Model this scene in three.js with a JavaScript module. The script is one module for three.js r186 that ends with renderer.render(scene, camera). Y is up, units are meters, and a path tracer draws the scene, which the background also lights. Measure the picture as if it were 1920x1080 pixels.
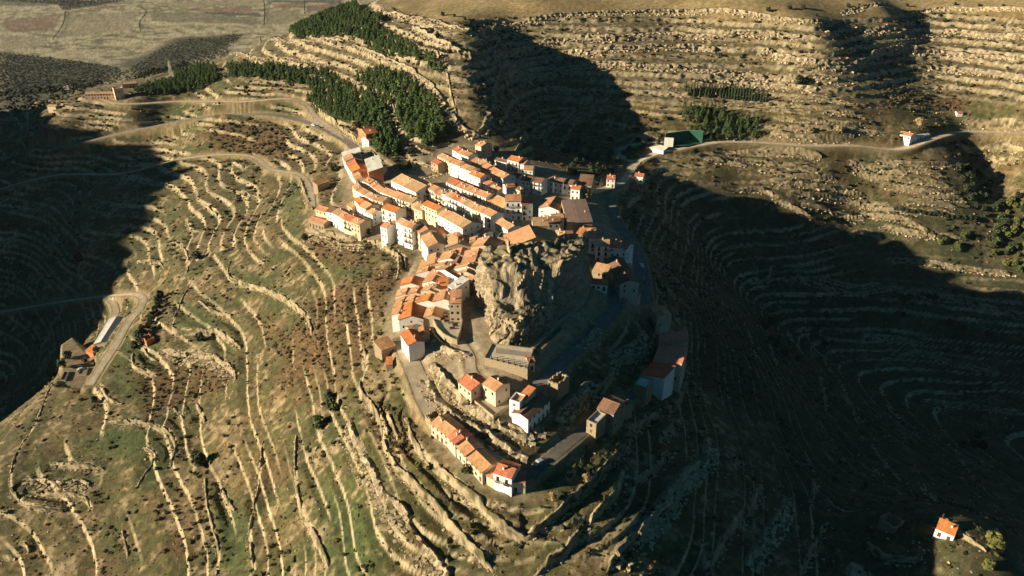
import * as THREE from 'three';
import { mergeGeometries, toCreasedNormals } from 'three/addons/utils/BufferGeometryUtils.js';

// ---------------------------------------------------------------- camera, sky, sun, exposure
const CAM_H = 165, PITCH = 28 * Math.PI / 180, FPX = 1380;            // metres above the lower street; focal length in pixels of a 1920 x 1080 picture
const scene = new THREE.Scene();
const camera = new THREE.PerspectiveCamera(2 * Math.atan(540 / FPX) * 180 / Math.PI, 16 / 9, 1, 9000);
camera.position.set(0, CAM_H, 0);
camera.rotation.set(-PITCH, 0, 0);
scene.add(camera);

const SUN_AZ = 12.5 * Math.PI / 180, SUN_EL = 16 * Math.PI / 180;      // from the left, a little behind the camera, low
const sunDir = new THREE.Vector3(-Math.cos(SUN_EL) * Math.cos(SUN_AZ), Math.sin(SUN_EL), Math.cos(SUN_EL) * Math.sin(SUN_AZ));
const sun = new THREE.DirectionalLight(new THREE.Color().setRGB(1.0, 0.85, 0.60), 5);
sun.position.copy(sunDir).multiplyScalar(1500).add(new THREE.Vector3(0, 0, -400));
sun.target.position.set(0, 0, -400);
sun.castShadow = true;
sun.shadow.mapSize.set(4096, 4096);
Object.assign(sun.shadow.camera, { left: -900, right: 900, top: 700, bottom: -700, near: 10, far: 4000 });
scene.add(sun, sun.target);

{ // clear evening sky: deep blue above, paler at the horizon, warm towards the sun
  const W = 256, H = 128, d = new Float32Array(W * H * 4), v = new THREE.Vector3();
  for (let j = 0; j < H; j++) for (let i = 0; i < W; i++) {
    const lat = ((j + 0.5) / H - 0.5) * Math.PI, lon = ((i + 0.5) / W - 0.5) * 2 * Math.PI;
    v.set(Math.cos(lat) * Math.cos(lon), Math.sin(lat), Math.cos(lat) * Math.sin(lon));
    const up = Math.max(0, v.y), hz = Math.pow(1 - up, 3), warm = Math.pow(Math.max(0, v.dot(sunDir)), 6) * hz;
    const q = (j * W + i) * 4, s = 0.054;
    d[q] = s * (0.10 + 0.24 * hz + 0.5 * warm); d[q + 1] = s * (0.56 + 0.38 * hz + 0.5 * warm); d[q + 2] = s * (1.02 + 0.34 * hz + 0.2 * warm); d[q + 3] = 1;
  }
  const t = new THREE.DataTexture(d, W, H, THREE.RGBAFormat, THREE.FloatType);
  t.mapping = THREE.EquirectangularReflectionMapping; t.magFilter = t.minFilter = THREE.LinearFilter; t.needsUpdate = true;
  scene.background = t; scene.environment = t;
}
scene.fog = new THREE.FogExp2(new THREE.Color().setRGB(0.55, 0.68, 0.80), 0.000010);

const renderer = new THREE.WebGLRenderer({ antialias: true });
renderer.setSize(1024, 576);
renderer.toneMapping = THREE.LinearToneMapping;
renderer.toneMappingExposure = 2.2;
renderer.shadowMap.enabled = true;

// ---------------------------------------------------------------- numbers and noise
function rng(seed) { let a = seed >>> 0; return () => { a = (a + 0x6D2B79F5) | 0; let t = Math.imul(a ^ (a >>> 15), 1 | a); t = (t + Math.imul(t ^ (t >>> 7), 61 | t)) ^ t; return ((t ^ (t >>> 14)) >>> 0) / 4294967296; }; }
const lerp = (a, b, t) => a + (b - a) * t, clamp = (x, a = 0, b = 1) => Math.min(b, Math.max(a, x));
const sstep = (a, b, x) => { const t = clamp((x - a) / (b - a)); return t * t * (3 - 2 * t); };
const PERM = (() => { const r = rng(77), p = new Float32Array(65536); for (let i = 0; i < 65536; i++) p[i] = r() * 2 - 1; return p; })();
const hashAt = (i, j) => PERM[(Math.imul(i, 73856093) ^ Math.imul(j, 19349663)) & 65535];
function noise(x, y) {
  const i = Math.floor(x), j = Math.floor(y), fx = x - i, fy = y - j, u = fx * fx * (3 - 2 * fx), w = fy * fy * (3 - 2 * fy);
  const a = hashAt(i, j), b = hashAt(i + 1, j), c = hashAt(i, j + 1), e = hashAt(i + 1, j + 1);
  return a + (b - a) * u + (c - a) * w + (a - b - c + e) * u * w;
}
function fbm(x, y, o = 4) { let s = 0, a = 0.5; for (let k = 0; k < o; k++) { s += a * noise(x, y); x = x * 2.03 + 17.1; y = y * 2.03 + 5.7; a *= 0.5; } return s; }
function ridged(x, y, o = 3) { let s = 0, a = 0.5; for (let k = 0; k < o; k++) { s += a * (1 - 2 * Math.abs(noise(x, y))); x = x * 2.1 + 9.2; y = y * 2.1 + 3.3; a *= 0.5; } return s; }
const noise3 = (x, y, z) => noise(x + 31.7 * Math.sin(z * 0.37), y + z * 0.83) * 0.6 + noise(y * 0.9 + 40 + x * 0.3, z - x * 0.4) * 0.6;

// ---------------------------------------------------------------- sight lines: where on the land a spot of the survey picture lies
const SP = Math.sin(PITCH), CP = Math.cos(PITCH);
function ray(px, py) { const u = (px - 960) / FPX, v = (py - 540) / FPX; return [u, -(SP + v * CP), -(CP - v * SP)]; }
function onLevel(px, py, y) { const r = ray(px, py), t = (y - CAM_H) / r[1]; return [r[0] * t, y, r[2] * t]; }

// ---------------------------------------------------------------- objects, names, labels
const usedNames = new Map();
function numbered(n) { const k = usedNames.get(n) ?? 0; usedNames.set(n, k + 1); return k ? n + '_' + String(k).padStart(3, '0') : n; }
function mesh(name, geo, mat, parent = scene) {
  const m = new THREE.Mesh(geo, mat); m.name = parent === scene ? numbered(name) : name; m.castShadow = m.receiveShadow = true; parent.add(m); return m;
}
function tag(o, label, category, group) { o.userData.label = label; if (category) o.userData.category = category; if (group) o.userData.group = group; return o; }
function thing(name, label, category, pos = [0, 0, 0], turn = 0, group) {
  const o = new THREE.Group(); o.name = numbered(name); o.position.set(...pos); o.rotation.y = turn; scene.add(o); return tag(o, label, category, group);
}
function struct(o) { o.userData.kind = 'structure'; return o; }
function geom(pos, idx, col, uv) {
  const g = new THREE.BufferGeometry(); g.setAttribute('position', new THREE.BufferAttribute(pos instanceof Float32Array ? pos : new Float32Array(pos), 3));
  if (idx) g.setIndex(idx instanceof Uint32Array ? new THREE.BufferAttribute(idx, 1) : idx);
  if (col) g.setAttribute('color', new THREE.BufferAttribute(col instanceof Float32Array ? col : new Float32Array(col), 3));
  if (uv) g.setAttribute('uv', new THREE.BufferAttribute(uv instanceof Float32Array ? uv : new Float32Array(uv), 2));
  g.computeVertexNormals(); return g;
}
// collects quads in metres with uv and colour
class Quads {
  constructor() { this.p = []; this.c = []; this.u = []; }
  quad(a, b, c, d, col = [1, 1, 1], ua = null) {            // a b c d counter-clockwise seen from outside
    const w = Math.hypot(b[0] - a[0], b[1] - a[1], b[2] - a[2]), h = Math.hypot(d[0] - a[0], d[1] - a[1], d[2] - a[2]);
    const [u0, v0] = ua ?? [0, 0];
    for (const q of [a, b, c, a, c, d]) this.p.push(...q);
    this.u.push(u0, v0, u0 + w, v0, u0 + w, v0 + h, u0, v0, u0 + w, v0 + h, u0, v0 + h);
    for (let k = 0; k < 6; k++) this.c.push(...col);
  }
  tri(a, b, c, col = [1, 1, 1]) {
    for (const q of [a, b, c]) { this.p.push(...q); this.u.push(q[0] + q[2], q[1]); this.c.push(...col); }
  }
  box(x0, y0, z0, x1, y1, z1, col) {
    const A = [x0, y0, z0], B = [x1, y0, z0], C = [x1, y0, z1], D = [x0, y0, z1], E = [x0, y1, z0], F = [x1, y1, z0], G = [x1, y1, z1], H = [x0, y1, z1];
    this.quad(D, C, G, H, col); this.quad(B, A, E, F, col); this.quad(A, D, H, E, col); this.quad(C, B, F, G, col); this.quad(H, G, F, E, col); this.quad(A, B, C, D, col);
  }
  build() { return geom(this.p, null, this.c, this.u); }
}

// ---------------------------------------------------------------- textures and materials
function grain(n, f, srgb) {
  const d = new Uint8Array(n * n * 4);
  for (let j = 0; j < n; j++) for (let i = 0; i < n; i++) { const v = f(i / n, j / n), q = (j * n + i) * 4; for (let k = 0; k < 3; k++) d[q + k] = clamp(Array.isArray(v) ? v[k] : v) * 255; d[q + 3] = 255; }
  const t = new THREE.DataTexture(d, n, n, THREE.RGBAFormat); t.wrapS = t.wrapT = THREE.RepeatWrapping; t.magFilter = THREE.LinearFilter; t.minFilter = THREE.LinearMipmapLinearFilter; t.generateMipmaps = true; t.needsUpdate = true;
  if (srgb) t.colorSpace = THREE.SRGBColorSpace; return t;
}
// periodic noise on the unit square
function pnoise(x, y, f, s) {
  const X = x * f, Y = y * f, i = Math.floor(X), j = Math.floor(Y), fx = X - i, fy = Y - j, u = fx * fx * (3 - 2 * fx), w = fy * fy * (3 - 2 * fy), m = (a) => ((a % f) + f) % f;
  const a = hashAt(m(i) + s, m(j)), b = hashAt(m(i + 1) + s, m(j)), c = hashAt(m(i) + s, m(j + 1)), e = hashAt(m(i + 1) + s, m(j + 1));
  return a + (b - a) * u + (c - a) * w + (a - b - c + e) * u * w;
}
const pf = (x, y, f, s) => pnoise(x, y, f, s) * 0.5 + pnoise(x, y, f * 2, s + 91) * 0.28 + pnoise(x, y, f * 4, s + 37) * 0.2 + pnoise(x, y, f * 8, s + 53) * 0.14;
const texGround = grain(1024, (x, y) => { const a = pf(x, y, 9, 1), b = pf(x, y, 60, 7), c = pnoise(x, y, 200, 11); const sp = pnoise(x, y, 120, 400) > 0.72 ? 0.35 : 0; const v = 0.74 + 0.34 * a + 0.36 * b + 0.20 * c + sp; return [v * 1.0, v * (0.99 + 0.05 * a), v * 0.97]; });
const texRockBump = grain(512, (x, y) => { const a = Math.abs(pf(x, y, 8, 21)), b = pf(x, y, 30, 5); return 0.35 + 0.5 * a + 0.35 * b; });
const texRock = grain(512, (x, y) => { const a = pf(x, y, 6, 61), b = pf(x, y, 26, 65); const crack = Math.abs(pnoise(x, y, 10, 90) + 0.4 * pnoise(x, y, 28, 96)) < 0.07 ? 0.3 : 0; const v = 0.74 + 0.3 * a + 0.34 * b - crack; return [v, v * 0.98, v * 0.96]; });
const texMasonry = grain(512, (x, y) => { // rough coursed rubble: 3.2 m wide tile
  const rows = 14, r = Math.floor(y * rows), fy = y * rows - r, off = hashAt(r, 5) * 0.5, n = 9, X = ((x + off + 2) % 1) * n, c = Math.floor(X), fx = X - c;
  const j = Math.min(fx, 1 - fx) < 0.06 || Math.min(fy, 1 - fy) < 0.1 ? 0.28 : 0; const v = 0.82 + 0.2 * hashAt(c + 70, r + 9) + 0.2 * pf(x, y, 24, 3) - j; return [v, v * (0.985 + 0.02 * hashAt(c, r)), v * 0.95]; });
const texPlaster = grain(256, (x, y) => { const v = 0.93 + 0.1 * pf(x, y, 4, 31) + 0.06 * pf(x, y, 18, 33); return [v, v * 0.995, v * 0.985]; });
const texTile = grain(512, (x, y) => { // roman tiles, 6.4 m wide tile: channels run up the slope
  const cols = 26, rows = 16, c = Math.floor(x * cols), r = Math.floor(y * rows), fx = x * cols - c;
  const groove = fx < 0.34 ? 0.62 : 1, tone = 0.86 + 0.22 * hashAt(c + 11, r + 401) + 0.32 * pf(x, y, 5, 71); const lich = pf(x, y, 14, 75) > 0.22 ? 0.24 : 0; const v = groove * tone;
  return [v * (1 - 0.3 * lich), v * (0.98 + 0.2 * lich), v * (0.95 + 0.3 * lich)]; });
const texPave = grain(512, (x, y) => { const v = 0.84 + 0.26 * pf(x, y, 5, 44) + 0.16 * pf(x, y, 40, 46); return [v, v * 0.99, v * 0.97]; });
const M = {
  ground: new THREE.MeshStandardMaterial({ name: 'ground', vertexColors: true, map: texGround, roughness: 1, bumpMap: texGround, bumpScale: 0.08 }),
  rock: new THREE.MeshStandardMaterial({ name: 'rock', vertexColors: true, map: texRock, roughness: 1, bumpMap: texRockBump, bumpScale: 0.25 }),
  stone: new THREE.MeshStandardMaterial({ name: 'rubble_stone', vertexColors: true, map: texMasonry, roughness: 1, bumpMap: texMasonry, bumpScale: 0.08 }),
  plaster: new THREE.MeshStandardMaterial({ name: 'plaster', vertexColors: true, map: texPlaster, roughness: 0.95 }),
  tile: new THREE.MeshStandardMaterial({ name: 'roof_tile', vertexColors: true, map: texTile, roughness: 0.9, bumpMap: texTile, bumpScale: 0.07 }),
  pave: new THREE.MeshStandardMaterial({ name: 'paving', vertexColors: true, map: texPave, roughness: 0.95 }),
  plain: new THREE.MeshStandardMaterial({ name: 'painted', vertexColors: true, roughness: 0.8 }),
  metal: new THREE.MeshStandardMaterial({ name: 'sheet_metal', vertexColors: true, roughness: 0.45, metalness: 0.3 }),
  glass: new THREE.MeshStandardMaterial({ name: 'window_glass', color: new THREE.Color().setRGB(0.03, 0.032, 0.035), roughness: 0.25 }),
  shutter: new THREE.MeshStandardMaterial({ name: 'wood_shutter', color: new THREE.Color().setRGB(0.16, 0.075, 0.035), roughness: 0.8 }),
  wood: new THREE.MeshStandardMaterial({ name: 'door_wood', color: new THREE.Color().setRGB(0.09, 0.05, 0.03), roughness: 0.8 }),
  iron: new THREE.MeshStandardMaterial({ name: 'dark_iron', color: new THREE.Color().setRGB(0.03, 0.03, 0.03), roughness: 0.6 }),
  leaf: new THREE.MeshStandardMaterial({ name: 'foliage', vertexColors: true, roughness: 1 }),
  bark: new THREE.MeshStandardMaterial({ name: 'bark', color: new THREE.Color().setRGB(0.10, 0.075, 0.05), roughness: 1 }),
};
for (const [k, r] of [['ground', 1 / 22], ['rock', 1 / 9], ['stone', 1 / 3.2], ['plaster', 1 / 6], ['tile', 1 / 6.4], ['pave', 1 / 10]]) {
  for (const f of ['map', 'bumpMap']) if (M[k][f]) { M[k][f] = M[k][f].clone(); M[k][f].repeat.set(r, r); M[k][f].needsUpdate = true; }
}

// ---------------------------------------------------------------- the land: surveyed levels joined by a smooth surface
// each entry: picture x, picture y, level in metres (0 = the lower street)
const LEVELS = [
  [ // village ridge
    [650, 290, 8], [700, 330, 8], [760, 360, 9], [680, 400, 4], [600, 410, -1], [690, 445, 0], [800, 400, 8], [880, 420, 9], [950, 390, 9], [850, 300, 12], [905, 270, 15], [950, 310, 9],
    [1000, 340, 4], [1100, 360, 1], [1060, 420, 7], [1150, 450, 0], [960, 450, 12], [830, 470, 8], [860, 520, 11], [780, 540, 6], [745, 580, 4], [745, 640, 2], [800, 620, 5], [850, 610, 9], [870, 560, 11],
    [890, 680, 8], [920, 760, 5], [950, 690, 9], [1000, 720, 6], [1050, 640, 6], [1130, 560, 3], [1185, 520, 0], [1090, 590, 5], [790, 720, 2], [820, 780, 0], [900, 850, -1], [985, 915, -2], [1060, 840, -1],
    [1150, 770, -5], [1200, 740, -16], [1230, 650, -15], [1215, 700, -16], [1180, 620, -2], [1100, 700, 2], [1000, 660, 8], [730, 480, 3], [660, 540, -3],
  ],
  [ // slope below the prow and the left spur
    [960, 940, -4], [960, 1000, -10], [960, 1080, -20], [840, 900, -6], [700, 1000, -18], [700, 1080, -26], [700, 850, -14], [700, 750, -8], [740, 700, 0], [600, 850, -28], [600, 950, -34], [600, 1050, -40],
    [600, 750, -25], [680, 670, -3], [500, 700, -38], [500, 850, -46], [500, 1000, -54], [400, 750, -55], [400, 900, -62], [400, 1050, -66], [300, 800, -66], [300, 950, -72], [200, 720, -72], [200, 850, -76],
    [200, 1000, -82], [100, 950, -84], [0, 1000, -92], [0, 1080, -95], [100, 1080, -90], [100, 720, -80], [0, 900, -84], [220, 620, -70], [300, 540, -58], [350, 470, -45], [450, 400, -30], [520, 400, -15], [560, 400, -6],
    [620, 480, -6], [520, 500, -22], [450, 480, -32], [430, 560, -40], [350, 600, -52], [330, 680, -62], [440, 650, -46], [560, 600, -25],
  ],
  [ // left valley and hillside
    [30, 700, -150], [0, 800, -140], [60, 680, -130], [150, 600, -95], [260, 555, -72], [230, 520, -70], [280, 450, -58], [330, 400, -45], [0, 560, -120], [150, 520, -82], [150, 450, -62], [150, 380, -52], [150, 300, -42],
    [0, 450, -85], [0, 350, -60], [250, 350, -42], [380, 360, -30], [300, 300, -35], [440, 290, -20], [480, 250, -8], [540, 270, -4], [560, 240, 0], [600, 310, 0], [570, 215, 5], [0, 290, -45], [100, 250, -20], [250, 200, -2],
    [300, 240, -20], [400, 200, 5], [500, 190, 10], [640, 255, 8], [180, 175, 0], [100, 200, -6], [320, 150, 2], [450, 105, 25], [560, 60, 48], [640, 20, 62],
    [620, 200, 15], [550, 110, 35], [650, 110, 42], [650, 60, 58], [720, 100, 52], [700, 140, 40], [760, 180, 35], [780, 220, 25], [700, 180, 30], [720, 250, 15], [790, 260, 18], [580, 160, 22],
  ],
  [ // the flat-topped mountain and its steps
    [740, 5, 75], [850, 50, 74], [917, 72, 69], [1017, 32, 74], [1153, 22, 77], [1378, 19, 80], [1557, 41, 77], [1600, 17, 79], [1677, 17, 79], [1920, 17, 81], [870, 160, 48], [860, 240, 23], [895, 195, 38], [800, 110, 58],
    [1000, 250, 4], [1000, 150, 33], [1000, 80, 56], [1100, 250, 0], [1150, 330, 0], [1100, 150, 34], [1200, 150, 35], [1250, 270, 0], [1380, 265, 0], [1560, 272, 0], [1750, 255, 2], [1920, 250, 4], [1300, 200, 20], [1300, 130, 42], [1300, 70, 60],
    [1450, 130, 42], [1600, 200, 22], [1570, 130, 44], [1560, 80, 60], [1700, 130, 38], [1700, 60, 60], [1900, 200, 20], [1900, 120, 45], [1900, 60, 63],
  ],
  [ // right-hand valley
    [1280, 340, -20], [1400, 520, -75], [1500, 600, -95], [1640, 700, -115], [1920, 830, -130], [1300, 330, -15], [1400, 400, -38], [1500, 480, -62], [1600, 400, -45], [1700, 350, -25], [1800, 300, -12], [1920, 300, -12], [1920, 400, -42],
    [1920, 500, -68], [1750, 500, -70], [1800, 600, -92], [1920, 650, -100], [1920, 750, -120], [1860, 345, -34], [1200, 480, -3], [1215, 570, -7], [1265, 640, -17], [1330, 700, -36], [1400, 700, -50], [1500, 700, -85], [1300, 900, -22],
    [1300, 780, -22], [1150, 950, -8], [1450, 900, -50], [1600, 900, -78], [1775, 990, -42], [1900, 1000, -52], [1650, 985, -58], [1860, 1045, -42], [1600, 1050, -60], [1450, 1050, -45], [1300, 1080, -25], [1700, 1080, -56], [1920, 1080, -50], [1750, 850, -110], [1280, 450, -28], [1320, 560, -42], [1230, 380, -12],
  ],
];
const BEYOND = [ // x, distance ahead, level: out of the frame or far away
  [-900, 1100, -120], [-600, 1100, -100], [-300, 1100, -40], [-1300, 1500, -170], [-700, 1700, -205], [-200, 1500, -120], [-1000, 2300, -245], [-1800, 2300, -248], [-1000, 2900, -250], [-2000, 2900, -250], [0, 2900, -250], [-1000, 4200, -255], [1000, 4200, -250], [-2600, 4200, -250],
  [0, 900, 80], [300, 900, 83], [600, 900, 84], [-100, 850, 76], [300, 1300, 80], [700, 1300, 80], [100, 1600, 40], [700, 1700, 75], [1200, 1000, 72], [1300, 1500, 80], [1000, 700, 62], [1000, 520, 0], [900, 300, -80],
  [-820, 580, 112], [-820, 450, 122], [-820, 355, 98], [-820, 285, 56], [-800, 200, 10], [-930, 700, 55], [-620, 330, -25], [-640, 470, 10], [-450, 150, -100], [-900, 800, -40], [-330, 180, -105],  // includes an unseen left hill, added to throw shade over the left valley
  [0, 100, -55], [0, 130, -38], [-100, 120, -66], [100, 90, -85], [70, 125, -55], [200, 140, -112], [330, 190, -130], [0, 30, -110], [-250, 120, -105], [500, 300, -110], [150, 30, -130], [-150, 30, -125],
];
const CP_ = [];
for (const g of LEVELS) for (const [px, py, L] of g) { const q = onLevel(px, py, L); CP_.push([q[0], -q[2], L]); }
for (const q of BEYOND) CP_.push(q);
const C2 = 22 * 22, NP = CP_.length, RW = new Float64Array(NP), MEAN = -30;
{
  const A = []; for (let i = 0; i < NP; i++) { A.push(new Float64Array(NP + 1)); for (let j = 0; j < NP; j++) A[i][j] = Math.sqrt((CP_[i][0] - CP_[j][0]) ** 2 + (CP_[i][1] - CP_[j][1]) ** 2 + C2); A[i][i] -= 3.5; A[i][NP] = CP_[i][2] - MEAN; }
  for (let k = 0; k < NP; k++) {
    let b = k; for (let i = k + 1; i < NP; i++) if (Math.abs(A[i][k]) > Math.abs(A[b][k])) b = i;
    [A[k], A[b]] = [A[b], A[k]];
    for (let i = k + 1; i < NP; i++) { const f = A[i][k] / A[k][k]; if (f) for (let j = k; j <= NP; j++) A[i][j] -= f * A[k][j]; }
  }
  for (let i = NP - 1; i >= 0; i--) { let s = A[i][NP]; for (let j = i + 1; j < NP; j++) s -= A[i][j] * RW[j]; RW[i] = s / A[i][i]; }
}
const CX = new Float64Array(CP_.map((c) => c[0])), CD = new Float64Array(CP_.map((c) => c[1]));
function baseAt(x, d) { let s = MEAN; for (let i = 0; i < NP; i++) { const a = x - CX[i], b = d - CD[i]; s += RW[i] * Math.sqrt(a * a + b * b + C2); } return s; }
function march(px, py, H, off = 0) {
  const r = ray(px, py); let t = 90, prev = 90;
  for (let n = 0; n < 900; n++) {
    const y = CAM_H + r[1] * t, g = y - H(r[0] * t, -r[2] * t) - off;
    if (g < 0) { let a = prev, b = t; for (let k = 0; k < 22; k++) { const m = (a + b) / 2; if (CAM_H + r[1] * m - H(r[0] * m, -r[2] * m) - off < 0) b = m; else a = m; } return [r[0] * b, CAM_H + r[1] * b, r[2] * b]; }
    prev = t; t += clamp(g * 0.7, 0.35 + t * 0.0006, 60); if (t > 6000) break;
  }
  return [r[0] * t, CAM_H + r[1] * t, r[2] * t];
}
const baseHit = (px, py) => march(px, py, baseAt);

// outlines on the map, kept in world metres
function region(pts) {
  const w = pts.map(([x, y]) => { const h = baseHit(x, y); return [h[0], -h[2]]; }); let x0 = 1e9, x1 = -1e9, d0 = 1e9, d1 = -1e9;
  for (const [x, d] of w) { x0 = Math.min(x0, x); x1 = Math.max(x1, x); d0 = Math.min(d0, d); d1 = Math.max(d1, d); }
  const near = (x, d) => { let m = 1e9; for (let i = 0, j = w.length - 1; i < w.length; j = i++) { const ax = w[j][0], ad = w[j][1], bx = w[i][0] - ax, bd = w[i][1] - ad, t = clamp(((x - ax) * bx + (d - ad) * bd) / (bx * bx + bd * bd + 1e-9)); m = Math.min(m, (x - ax - t * bx) ** 2 + (d - ad - t * bd) ** 2); } return Math.sqrt(m); };
  const inside = (x, d) => { if (x < x0 || x > x1 || d < d0 || d > d1) return false; let c = false; for (let i = 0, j = w.length - 1; i < w.length; j = i++) if ((w[i][1] > d) !== (w[j][1] > d) && x < (w[j][0] - w[i][0]) * (d - w[i][1]) / (w[j][1] - w[i][1]) + w[i][0]) c = !c; return c; };
  return { w, x0, x1, d0, d1, inside, soft: (x, d, f) => (x < x0 - f || x > x1 + f || d < d0 - f || d > d1 + f) ? 0 : clamp(0.5 + (inside(x, d) ? 1 : -1) * near(x, d) / (2 * f)) };
}
const VILLAGE = region([[640, 285], [672, 264], [760, 330], [800, 290], [850, 268], [905, 262], [950, 285], [1000, 300], [1110, 340], [1130, 370], [1150, 420], [1188, 480], [1218, 580], [1160, 595], [1075, 660], [1040, 745], [1000, 800], [950, 800], [860, 740], [800, 690], [735, 690], [726, 620], [735, 560], [785, 480], [760, 450], [690, 450], [578, 432], [590, 385], [650, 390]]);
const LOWROW = region([[790, 770], [815, 765], [870, 820], [930, 860], [985, 895], [1010, 930], [985, 935], [920, 925], [850, 880]]);
const GREENS = [ // fresher grass
  [[325, 560], [420, 600], [455, 650], [330, 615]], [[200, 795], [290, 800], [325, 850], [310, 890], [250, 930], [270, 860], [140, 835]], [[560, 470], [700, 500], [690, 540], [600, 500]], [[385, 900], [480, 960], [470, 1080], [415, 1080]], [[600, 900], [700, 1000], [690, 1080], [640, 1080]],
  [[540, 330], [560, 345], [552, 440], [538, 440]], [[430, 500], [540, 545], [580, 620], [520, 560], [440, 530]], [[230, 620], [300, 640], [300, 760], [200, 740]], [[590, 400], [625, 360], [640, 372], [630, 390], [600, 395]], [[430, 205], [540, 190], [560, 205], [430, 222]],
  [[820, 1010], [980, 1075], [1090, 1010], [1050, 1060], [960, 1080], [850, 1060]], [[700, 880], [760, 905], [860, 990], [800, 960]], [[960, 255], [1100, 215], [1090, 280], [960, 300]], [[1440, 180], [1530, 190], [1500, 200]], [[1660, 190], [1900, 195], [1900, 210], [1700, 212]],
].map(region);
const BRACKEN = [ // rusty bracken and bare scrub
  [[560, 580], [760, 500], [780, 540], [600, 690], [520, 740]], [[480, 590], [600, 640], [560, 700], [500, 640]], [[240, 690], [330, 690], [380, 740], [280, 780]], [[330, 690], [440, 680], [430, 720], [350, 740]], [[570, 440], [700, 455], [690, 500], [560, 480]], [[690, 740], [780, 800], [760, 860], [690, 800]],
  [[380, 240], [520, 225], [560, 300], [420, 290]], [[600, 670], [690, 600], [700, 640], [620, 760]], [[1340, 280], [1400, 280], [1400, 300], [1340, 300]], [[1740, 230], [1850, 280], [1850, 330], [1760, 260]], [[1650, 150], [1850, 150], [1800, 200], [1660, 200]],
].map(region);
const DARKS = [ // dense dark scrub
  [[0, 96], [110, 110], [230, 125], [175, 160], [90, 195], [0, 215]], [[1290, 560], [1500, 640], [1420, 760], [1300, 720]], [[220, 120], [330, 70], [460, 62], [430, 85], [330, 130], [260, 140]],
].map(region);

const COL_F = { red: [0.24, 0.115, 0.07], pale: [0.33, 0.275, 0.16], brown: [0.20, 0.15, 0.085], wood: [0.05, 0.056, 0.035], olive: [0.17, 0.15, 0.075] };
const FIELDS = [ // ploughed and fallow fields on the far plain
  [[[5, 40], [118, 25], [100, 58], [20, 60]], 'red'], [[[330, 17], [470, 12], [475, 25], [390, 22]], 'red'], [[[120, 22], [215, 10], [220, 14], [130, 26]], 'red'], [[[510, 8], [570, 6], [568, 15], [515, 16]], 'red'], [[[575, 10], [640, 8], [600, 22], [575, 22]], 'red'],
  [[[0, 0], [240, 0], [200, 9], [115, 20], [110, 10], [0, 12]], 'wood'], [[[500, 0], [640, 0], [640, 6], [500, 6]], 'wood'], [[[385, 23], [490, 24], [488, 31], [385, 27]], 'wood'],
  [[[125, 28], [255, 22], [250, 55], [105, 72]], 'pale'], [[[280, 20], [380, 24], [480, 34], [480, 45], [285, 40]], 'olive'], [[[290, 3], [500, 0], [480, 10], [330, 15]], 'pale'], [[[0, 62], [95, 74], [60, 90], [0, 92]], 'pale'], [[[500, 20], [565, 18], [560, 40], [500, 45]], 'pale'],
].map(([p, k]) => [region(p), k]);

// ---- roads: strips that the land is levelled under
const ROADS = [];
function road(name, label, width, pts, tone) {
  const w = pts.map(([x, y]) => { const h = baseHit(x, y); return new THREE.Vector3(h[0], h[1], h[2]); });
  const c = new THREE.CatmullRomCurve3(w, false, 'centripetal'), n = Math.max(8, Math.ceil(c.getLength() / 2.2)), s = c.getSpacedPoints(n);
  for (let k = 0; k < 6; k++) { const y = s.map((p) => p.y); for (let i = 1; i < n; i++) s[i].y = (y[i - 1] + y[i] * 2 + y[i + 1]) / 4; }
  ROADS.push({ name, label, width, s, tone });
}
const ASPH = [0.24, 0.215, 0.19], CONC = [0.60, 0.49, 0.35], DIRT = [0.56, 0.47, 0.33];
road('road', 'grey road crossing the shaded left hillside and running into the top of the village', 6, [[-60, 306], [0, 297], [130, 272], [250, 245], [370, 222], [500, 214], [560, 225], [610, 243], [655, 268], [674, 288]], ASPH);
road('road', 'pale road from the hermitage curving above the pine wood down to the village', 5, [[180, 178], [205, 192], [240, 195], [340, 190], [450, 191], [545, 186], [575, 198], [592, 220], [620, 240], [648, 259]], CONC);
road('track', 'pale dirt track winding across the left hillside to the lowest house row', 4, [[-60, 372], [0, 355], [50, 340], [110, 328], [230, 325], [330, 300], [420, 290], [470, 293], [510, 318], [560, 327], [580, 350], [586, 388]], DIRT);
road('track', 'pale track coming in low from the left edge to the long metal shed', 4.5, [[-60, 592], [0, 585], [60, 575], [120, 565], [200, 555], [250, 552], [268, 560], [262, 578], [240, 606], [218, 645], [188, 690], [168, 722]], DIRT);
road('track', 'short side track looping from the low left track to the metal shed', 4, [[200, 555], [214, 570], [216, 590], [208, 602]], CONC);
road('road', 'grey street dropping down to the right of the village past the fronton', 6, [[1110, 362], [1155, 347], [1178, 327], [1194, 304], [1222, 290], [1290, 275], [1350, 266], [1420, 267], [1520, 273], [1600, 273], [1685, 280], [1740, 262], [1800, 248], [1860, 248], [1960, 254]], CONC);
road('road', 'upper grey loop road to the sports court behind a stone terrace wall', 5, [[1196, 306], [1168, 296], [1164, 280], [1205, 268], [1245, 268]], CONC);
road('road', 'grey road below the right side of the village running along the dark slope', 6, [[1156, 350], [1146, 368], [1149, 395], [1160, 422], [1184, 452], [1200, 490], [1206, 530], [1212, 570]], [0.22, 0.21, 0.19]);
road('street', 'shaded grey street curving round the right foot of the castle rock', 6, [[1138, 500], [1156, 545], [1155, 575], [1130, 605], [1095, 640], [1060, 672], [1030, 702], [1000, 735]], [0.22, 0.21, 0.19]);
road('street', 'shaded street behind the front house row climbing right under the prow', 4.5, [[960, 902], [985, 893], [1020, 868], [1060, 835], [1100, 802], [1150, 762], [1195, 735]], [0.15, 0.14, 0.12]);
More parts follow.
